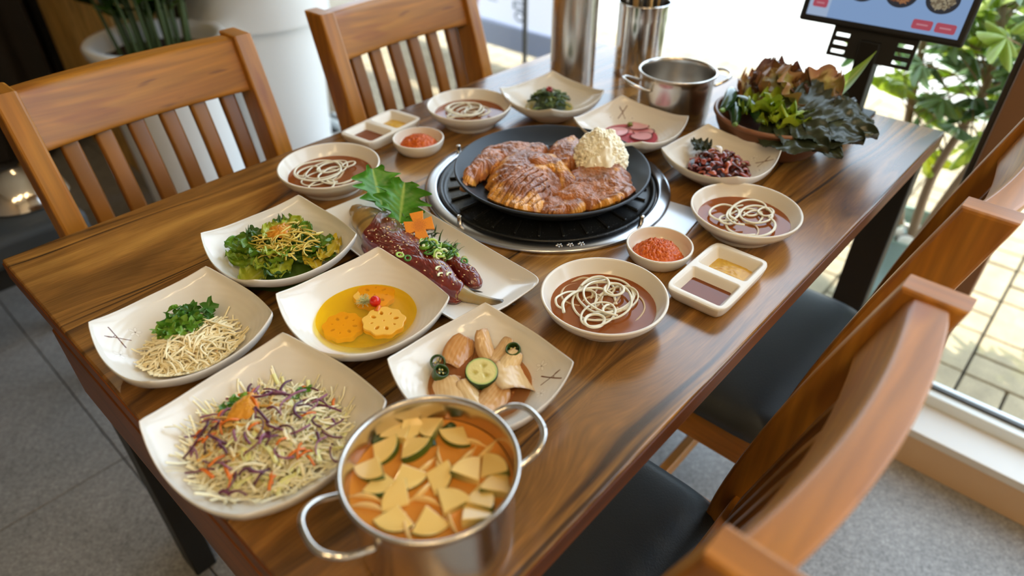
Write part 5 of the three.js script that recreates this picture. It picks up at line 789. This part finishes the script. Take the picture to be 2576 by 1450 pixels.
  solo('white_onion_slice', tube([V(-0.012, 0, 0), V(0, 0.004, 0.001), V(0.014, 0, 0)], (u) => 0.005 * Math.sin(PI * clamp(u, 0.1, 0.9)), 14, 8, 0.35), wet({ color: lin(226, 216, 206), roughness: 0.2 }), 'pale shiny onion slice on top of the dark red spicy pieces', 'onion', [K[0] + 0.004, TH + 0.0445, K[1] - 0.008], 0.9);
}
// lettuce basket
{
  const C = [0.366, 0.190];
  const bk = thing('leaf_basket', 'round brown wooden basket bowl filled with lettuce and dark leaves', 'basket', [C[0], TH, C[1]]);
  mesh('shell', lathe([[0, 0], [0.066, 0], [0.070, 0.002], [0.084, 0.018], [0.095, 0.040], [0.099, 0.053], [0.100, 0.056], [0.098, 0.0585], [0.0955, 0.0575], [0.091, 0.040], [0.080, 0.020], [0.066, 0.007], [0, 0.006]], 72), std({ color: lin(118, 74, 46), roughness: 0.45 }), bk);
  mesh('rim', lathe([[0.0945, 0.0565], [0.0950, 0.060], [0.0985, 0.0615], [0.1015, 0.060], [0.1022, 0.056], [0.1000, 0.054], [0.0945, 0.0565]], 72), std({ color: lin(138, 92, 62), roughness: 0.35 }), bk);
  const red = [[L3(156, 150, 70), L3(134, 84, 62), L3(190, 196, 104)], [L3(164, 148, 78), L3(152, 100, 70), L3(190, 196, 104)], [L3(182, 180, 84), L3(178, 132, 84), L3(206, 206, 120)], [L3(112, 88, 58), L3(100, 64, 56), L3(160, 150, 84)]], grn = [[L3(170, 190, 52), L3(144, 172, 38), L3(224, 226, 160)], [L3(196, 204, 64), L3(164, 184, 42), L3(230, 230, 170)]];
  reseed(900);
  for (let i = 0; i < 15; i++) { const f = i / 14, o = solo('red_lettuce', frill(rnd(0.070, 0.088), rnd(0.030, 0.040), i * 2.3, 0.014, red[i % 4], 0.05), vleaf, ['ruffled red-edged', 'ruffled brownish red', 'ruffled pale olive', 'ruffled dark red'][i % 4] + ' lettuce leaf at the back of the leaf basket', 'lettuce', [C[0] + lerp(-0.020, 0.030, rnd()), TH + 0.048 + 0.006 * (i % 5), C[1] + lerp(-0.045, 0.035, f)], 0, 'red lettuce leaves in the basket'); o.rotation.set(rnd(-0.5, 0.5), rnd(-0.9, 1.3) + 0.3, rnd(0.15, 0.80), 'YXZ'); }
  for (let i = 0; i < 8; i++) { const o = solo('green_lettuce', frill(rnd(0.07, 0.095), rnd(0.030, 0.040), i * 4.1 + 1, 0.011, grn[i % 2], 0.1), vleaf, 'bright yellow green frilled lettuce leaf at the front of the leaf basket', 'lettuce', [C[0] + 0.014 + rnd(-0.02, 0.01), TH + 0.056 + 0.006 * (i % 3), C[1] + lerp(-0.012, 0.046, i / 7)], 0, 'green lettuce leaves in the basket'); o.rotation.set(rnd(-0.35, 0.35), PI + rnd(-0.7, 0.5), rnd(-0.05, 0.25), 'YXZ'); }
  const pg = wet({ color: lin(38, 66, 34), roughness: 0.15 }), ps = std({ color: lin(120, 150, 70), roughness: 0.5 });
  [[-0.058, -0.052, 0.2], [-0.046, -0.034, 0.5], [-0.050, -0.066, -0.1]].forEach(([dx, dz, a], i) => { const t = thing('green_pepper', ['lowest', 'middle', 'uppermost'][i] + ' glossy dark green chili pepper at the left edge of the leaf basket', 'pepper', [C[0] + dx, TH + 0.064 + 0.008 * i, C[1] + dz], a + 0.4, 'green peppers in the basket'); mesh('pod', tube([V(-0.045, -0.004, 0), V(-0.015, 0.002, 0.003), V(0.02, 0.002, 0), V(0.05, -0.006, -0.008)], (u) => 0.0105 * Math.pow(Math.sin(PI * clamp(0.10 + u * 0.86)), 0.6), 26, 14), pg, t); mesh('stalk', tube([V(-0.062, 0.002, -0.002), V(-0.052, -0.002, 0), V(-0.044, -0.004, 0)], (u) => 0.002 + 0.003 * u * u, 10, 8), ps, t); });
  const per = (k) => surf(44, 18, (s, q) => { const t = q * 2 - 1, L = 0.115, W = 0.052, w = W * Math.pow(Math.sin(PI * Math.pow(clamp(0.02 + s * 0.965), 0.72)), 0.85) * (1 + 0.035 * Math.abs(((s * 26) % 1) - 0.5) * 4 - 0.035), x = L * s, z = t * w, v = Math.abs(((s * 6 - Math.abs(t) * 1.8) % 1 + 1) % 1 - 0.5) * 2, rib = 1 - smooth(0.02, 0.07, Math.abs(t)); return [x, -0.10 * L * s * s + 0.10 * W * t * t + 0.0028 * v * smooth(0, 0.2, Math.abs(t)) + 0.006 * noise(s * 4, t * 2.5, k) + 0.004 * Math.abs(t) ** 3 * Math.sin(s * 14 + k), z, x, z, mixc(mixc(L3(62, 70, 50), L3(50, 56, 42), clamp(0.5 + fbm(s * 5, t * 5, k, 2))), L3(92, 104, 78), clamp(rib + 0.35 * (1 - smooth(0, 0.2, v))))]; });
  const pm = phys({ ...vc, roughness: 0.3, transmission: 0.1, thickness: 0, side: THREE.DoubleSide }), geos = [per(1), per(4), per(8)];
  for (let i = 0; i < 11; i++) { const o = solo('perilla_leaf', geos[i % 3], pm, 'broad dark green perilla leaf overhanging the right side of the leaf basket', 'leaf', [C[0] - 0.052 + 0.011 * i * 0.72, TH + 0.064 + 0.0045 * (i % 6), C[1] + 0.010 + 0.013 * (i % 4)], 0, 'dark perilla leaves in the basket'); o.rotation.set(0.30 + rnd(-0.2, 0.2), -1.05 + (i - 5) * 0.16 + rnd(-0.12, 0.12), rnd(-0.24, 0.06), 'YXZ'); }
  const nap = solo('pointed_leaf', surf(30, 10, (s, q) => { const t = q * 2 - 1, w = 0.017 * Math.pow(Math.sin(PI * Math.pow(clamp(0.05 + s * 0.93), 0.6)), 1.2); return [0.15 * s, 0.03 * s * s + 0.3 * w * t * t, t * w, 0, 0, mixc(L3(132, 166, 40), L3(190, 200, 110), 1 - smooth(0.02, 0.2, Math.abs(t)))]; }), vleaf, 'light green pointed leaf rising towards the tablet stand', 'leaf', [C[0] + 0.004, TH + 0.075, C[1] + 0.052], -0.32); nap.rotation.set(0, -0.25, 0.28, 'YXZ');
}
// ---------- tablet on its stand ----------
{
  const t = thing('order_tablet', 'black order tablet showing a food menu on a black pole stand by the window', 'tablet', [0.598, TH, 0.240], 0);
  mesh('base_plate', at(new RoundedBoxGeometry(0.055, 0.006, 0.075, 2, 0.002), 0, 0.003, 0), M.blackMetal, t);
  mesh('pole', at(new RoundedBoxGeometry(0.032, 0.13, 0.034, 2, 0.002), 0, 0.068, 0), M.blackMetal, t);
  const head = new THREE.Group(); head.name = 'head'; head.position.set(-0.008, 0.128, 0.002); head.rotation.set(0, 0.06, -0.24, 'YXZ'); t.add(head);
  const br = new THREE.Shape([[-0.07, -0.022], [0.07, -0.022], [0.07, 0.04], [-0.07, 0.04]].map((q) => new THREE.Vector2(...q)));
  for (const sx of [-1, 1]) for (let k = 0; k < 3; k++) { const h = new THREE.Path(), y = -0.016 + k * 0.014, x0 = sx < 0 ? -0.064 : 0.040; h.moveTo(x0, y); h.lineTo(x0 + 0.024, y); h.lineTo(x0 + 0.024, y + 0.006); h.lineTo(x0, y + 0.006); h.closePath(); br.holes.push(h); }
  const bg = new THREE.ExtrudeGeometry(br, { depth: 0.006, bevelEnabled: false }); bg.rotateY(-PI / 2); mesh('bracket', bg.translate(0.008, -0.008, 0), M.blackMetal, head);
  mesh('housing', at(new RoundedBoxGeometry(0.014, 0.185, 0.268, 3, 0.005), 0, 0.112, 0), M.blackMetal, head);
  const c = document.createElement('canvas'); c.width = 1024; c.height = 680; const g = c.getContext('2d');
  g.fillStyle = 'rgb(150,184,232)'; g.fillRect(0, 0, 1024, 680); g.fillStyle = 'rgb(60,70,96)'; g.fillRect(0, 0, 1024, 70); g.fillStyle = 'rgb(186,208,240)'; g.fillRect(0, 70, 150, 610);
  reseed(33);
  for (let j = 0; j < 2; j++) for (let i = 0; i < 3; i++) {
    const x = 335 + i * 258, y = 205 + j * 250; g.fillStyle = 'rgb(46,44,46)'; g.beginPath(); g.ellipse(x, y, 104, 88, 0, 0, TAU); g.fill();
    const cols = [['rgb(150,74,74)', 'rgb(196,132,126)'], ['rgb(126,76,42)', 'rgb(176,120,70)'], ['rgb(128,112,84)', 'rgb(176,164,132)']][i];
    for (let k = 0; k < 160; k++) { const a = rnd(TAU), r = Math.sqrt(rnd()); g.fillStyle = cols[k % 2]; g.beginPath(); g.ellipse(x + 72 * r * Math.cos(a), y + 58 * r * Math.sin(a), rnd(4, 16), rnd(3, 9), rnd(3), 0, TAU); g.fill(); }
  }
  g.fillStyle = 'rgb(198,84,100)'; for (const [x, y, w, h] of [[26, 560, 104, 60], [720, 594, 128, 62], [866, 594, 128, 62]]) { g.beginPath(); g.roundRect(x, y, w, h, 14); g.fill(); }
  g.fillStyle = 'rgb(222,150,160)'; for (const [x, y, w] of [[50, 586, 56], [748, 620, 72], [894, 620, 72]]) g.fillRect(x, y, w, 10);
  const st = new THREE.CanvasTexture(c); st.colorSpace = THREE.SRGBColorSpace;
  const scr = new THREE.PlaneGeometry(0.246, 0.163); scr.rotateY(-PI / 2);
  mesh('screen', at(scr, -0.0073, 0.112, 0), std({ color: 0x050505, roughness: 0.08, emissive: 0xffffff, emissiveMap: st, emissiveIntensity: 0.62 }), head);
  const l = new THREE.RectAreaLight(lin(150, 184, 232), 0.5, 0.246, 0.163); l.position.set(-0.012, 0.112, 0); l.rotation.y = -PI / 2; head.add(l);
}
// ---------- potted plant on the left ----------
{
  const t = thing('potted_plant', 'dark green leafy plant with many upright stems in the round white planter', 'plant', [0.06, 0.565, -1.52]);
  reseed(41); const sm = std({ color: lin(62, 78, 36), roughness: 0.5 }), lm = [lin(40, 66, 18), lin(26, 46, 16), lin(72, 104, 26)].map((c) => phys({ color: c, roughness: 0.25, transmission: 0.2, thickness: 0, side: THREE.DoubleSide }));
  const lf = surf(10, 6, (s, q) => { const v = q * 2 - 1, w = 0.021 * Math.pow(Math.sin(PI * clamp(0.03 + s * 0.95)), 0.8); return [0.085 * s, 0.012 * s * s + 0.25 * w * v * v, v * w]; });
  for (let i = 0; i < 26; i++) {
    const a = i * 2.4, r0 = 0.10 * Math.sqrt(i / 26), lean = 0.22 * (r0 / 0.1) + 0.04, H = rnd(0.30, 0.5), b = V(r0 * Math.cos(a), 0.005, r0 * Math.sin(a)), e = V(b.x + H * lean * Math.cos(a), H, b.z + H * lean * Math.sin(a)), m = b.clone().lerp(e, 0.5).add(V(-0.02 * Math.cos(a), 0, -0.02 * Math.sin(a))), cv = new THREE.CatmullRomCurve3([b, m, e]);
    const s = mesh('stem', tube([b, m, e], (u) => 0.0062 - 0.0036 * u, 14, 8), sm, t);
    for (let k = 0; k < 11; k++) { const u = 0.34 + 0.064 * k, p = cv.getPointAt(Math.min(u, 1)), o = mesh('leaf', lf, lm[(i + k) % 3], s); o.position.copy(p); o.rotation.set(rnd(-0.4, 0.4), a + (k % 2 ? 1.2 : -1.2) + rnd(-0.3, 0.3), rnd(0.1, 0.7), 'YXZ'); o.scale.setScalar(rnd(0.8, 1.1)); }
  }
}
// ---------- outside: shrub, planter, banner ----------
{
  const pot = thing('glazed_pot', 'pale blue green round pot standing outside the window behind the table leg', 'plant pot', [1.06, 0, 0.345]);
  const gz = std({ color: lin(150, 178, 168), roughness: 0.25 });
  mesh('pot', lathe([[0, 0], [0.085, 0], [0.09, 0.006], [0.104, 0.28], [0.107, 0.295], [0.104, 0.302], [0.098, 0.298], [0.095, 0.265], [0, 0.262]], 56), gz, pot);
  reseed(19); const pb = std({ color: lin(236, 232, 222), roughness: 0.7 }), pd = std({ color: lin(120, 112, 100), roughness: 0.8 });
  for (let i = 0; i < 34; i++) { const a = i * 2.4, r = 0.084 * Math.sqrt(i / 34), s = i === 9 ? 0.026 : rnd(0.009, 0.016); mesh('pebble', at(new THREE.SphereGeometry(s, 10, 8).scale(1, 0.7, 0.85), r * Math.cos(a), 0.264 + s * 0.3, r * Math.sin(a), rnd(6)), i % 4 ? pb : pd, pot); }
  const sh = thing('broadleaf_shrub', 'large leafy green shrub with lobed leaves growing outside the window', 'shrub', [1.06, 0.27, 0.345]);
  const bark = std({ color: lin(150, 122, 92), roughness: 0.8 }), lm = [lin(112, 152, 84), lin(88, 126, 74), lin(170, 196, 76), lin(200, 220, 60), lin(134, 168, 120)].map((c) => phys({ color: c, roughness: 0.4, transmission: 0.45, thickness: 0, side: THREE.DoubleSide }));
  const palm = (k) => surf(70, 7, (u, r) => { const a = u * TAU, lobe = Math.pow(Math.abs(Math.cos(a * 3.5)), 1.4), R = r * (0.24 + 0.76 * lobe) * (0.72 + 0.28 * Math.cos(a)); return [R * Math.cos(a), -0.22 * r * r + 0.05 * Math.cos(a * 7) * r, R * Math.sin(a)]; }, false);
  const gs = [palm(1)]; reseed(20);
  const trunks = [[V(0.01, 0, 0.01), V(0.03, 0.16, 0.0), V(0.10, 0.38, 0.02), V(0.16, 0.62, -0.04)], [V(-0.03, 0, 0.03), V(-0.01, 0.18, 0.06), V(0.02, 0.36, 0.10), V(0.08, 0.60, 0.13)], [V(0.04, 0, -0.03), V(0.10, 0.2, -0.10), V(0.2, 0.42, -0.16), V(0.26, 0.66, -0.2)]];
  for (const p of trunks) mesh('trunk', tube(p, (u) => 0.012 - 0.005 * u, 20, 9), bark, sh);
  for (let i = 0; i < 170; i++) {
    const tr = trunks[i % 3], f = Math.pow(rnd(), 0.8), c = new THREE.CatmullRomCurve3(tr).getPointAt(0.30 + 0.70 * f), a = rnd(TAU), l = rnd(0.04, 0.22), e = V(c.x + 0.03 + l * Math.cos(a), c.y + rnd(-0.03, 0.16), c.z + l * Math.sin(a));
    const s = mesh('leaf_stalk', tube([c, c.clone().lerp(e, 0.5).add(V(0, 0.02, 0)), e], 0.0018, 8, 5), bark, sh), o = mesh('leaf', gs[0], lm[i % 5], s); o.position.copy(e); o.scale.setScalar(rnd(0.05, 0.095)); o.rotation.set(rnd(-0.7, 0.7), a, rnd(-0.9, 0.3), 'YXZ');
  }
  // white banner with red and dark lettering, on feet, and its pole
  const b = thing('street_banner', 'wide white banner board with red and dark lettering standing outside the window', 'banner', [1.9, 0, -2.15]);
  const c = document.createElement('canvas'); c.width = 1024; c.height = 1024; const g = c.getContext('2d'); g.fillStyle = 'rgb(222,226,240)'; g.fillRect(0, 0, 1024, 1024); g.lineCap = 'butt';
  const glyph = (x, y, s, col, k) => { g.save(); g.translate(x, y); g.strokeStyle = col; g.lineWidth = s * 0.16; g.beginPath(); if (k % 3 === 0) { g.moveTo(-s / 2, -s / 2); g.lineTo(s / 2, -s / 2); g.lineTo(s / 2, 0); g.lineTo(-s / 2, 0); g.lineTo(-s / 2, s / 2); g.lineTo(s / 2, s / 2); } else if (k % 3 === 1) { g.moveTo(-s / 2, 0); g.lineTo(s / 2, 0); g.moveTo(0, -s / 2); g.lineTo(0, 0); } else g.ellipse(0, 0, s * 0.36, s * 0.4, 0, 0, TAU); g.stroke(); g.restore(); };
  for (let k = 0; k < 9; k++) glyph(792, 968 - k * 66, 56, 'rgb(62,76,92)', k + 2);
  for (let k = 0; k < 4; k++) { glyph(560, 940 - k * 70, 50, 'rgb(206,52,92)', k); glyph(420, 900 - k * 66, 46, 'rgb(200,60,96)', k + 1); glyph(280, 930 - k * 80, 54, 'rgb(206,52,92)', k + 2); glyph(660, 900 - k * 60, 40, 'rgb(70,104,130)', k); }
  const bt = new THREE.CanvasTexture(c); bt.colorSpace = THREE.SRGBColorSpace;
  const cloth = new THREE.PlaneGeometry(1.48, 0.98, 24, 8); cloth.rotateY(-PI / 2); { const q = cloth.attributes.position; for (let k = 0; k < q.count; k++) q.setX(k, 0.008 * Math.sin(q.getZ(k) * 9)); cloth.computeVertexNormals(); }
  mesh('cloth', at(cloth, 0, 0.70, 0), phys({ map: bt, roughness: 0.95, transmission: 0.22, thickness: 0, side: THREE.DoubleSide }), b);
  mesh('foot_rail', at(new RoundedBoxGeometry(0.05, 0.12, 1.5, 2, 0.006), 0, 0.15, 0), std({ color: lin(150, 162, 190), roughness: 0.6 }), b);
  for (const s of [-1, 1]) { mesh('upright', at(new THREE.CylinderGeometry(0.012, 0.012, 1.2, 16), 0.01, 0.6, s * 0.745), M.alu, b); mesh('leg', at(new RoundedBoxGeometry(0.34, 0.10, 0.06, 2, 0.006), 0, 0.05, s * 0.6), std({ color: lin(120, 140, 170), roughness: 0.6 }), b); }
  const p = thing('banner_pole', 'thin grey metal pole in front of the white banner, beside the tall steel canister', 'pole', [1.22, 0, -1.115]);
  mesh('pole', at(new THREE.CylinderGeometry(0.009, 0.009, 2.0, 16), 0, 1.0, 0), M.alu, p); mesh('foot', at(new THREE.CylinderGeometry(0.07, 0.08, 0.03, 24), 0, 0.0, 0), M.alu, p);
}
scene.traverse((o) => { if (o.isLight && o.isRectAreaLight) o.castShadow = true; });
renderer.render(scene, camera);
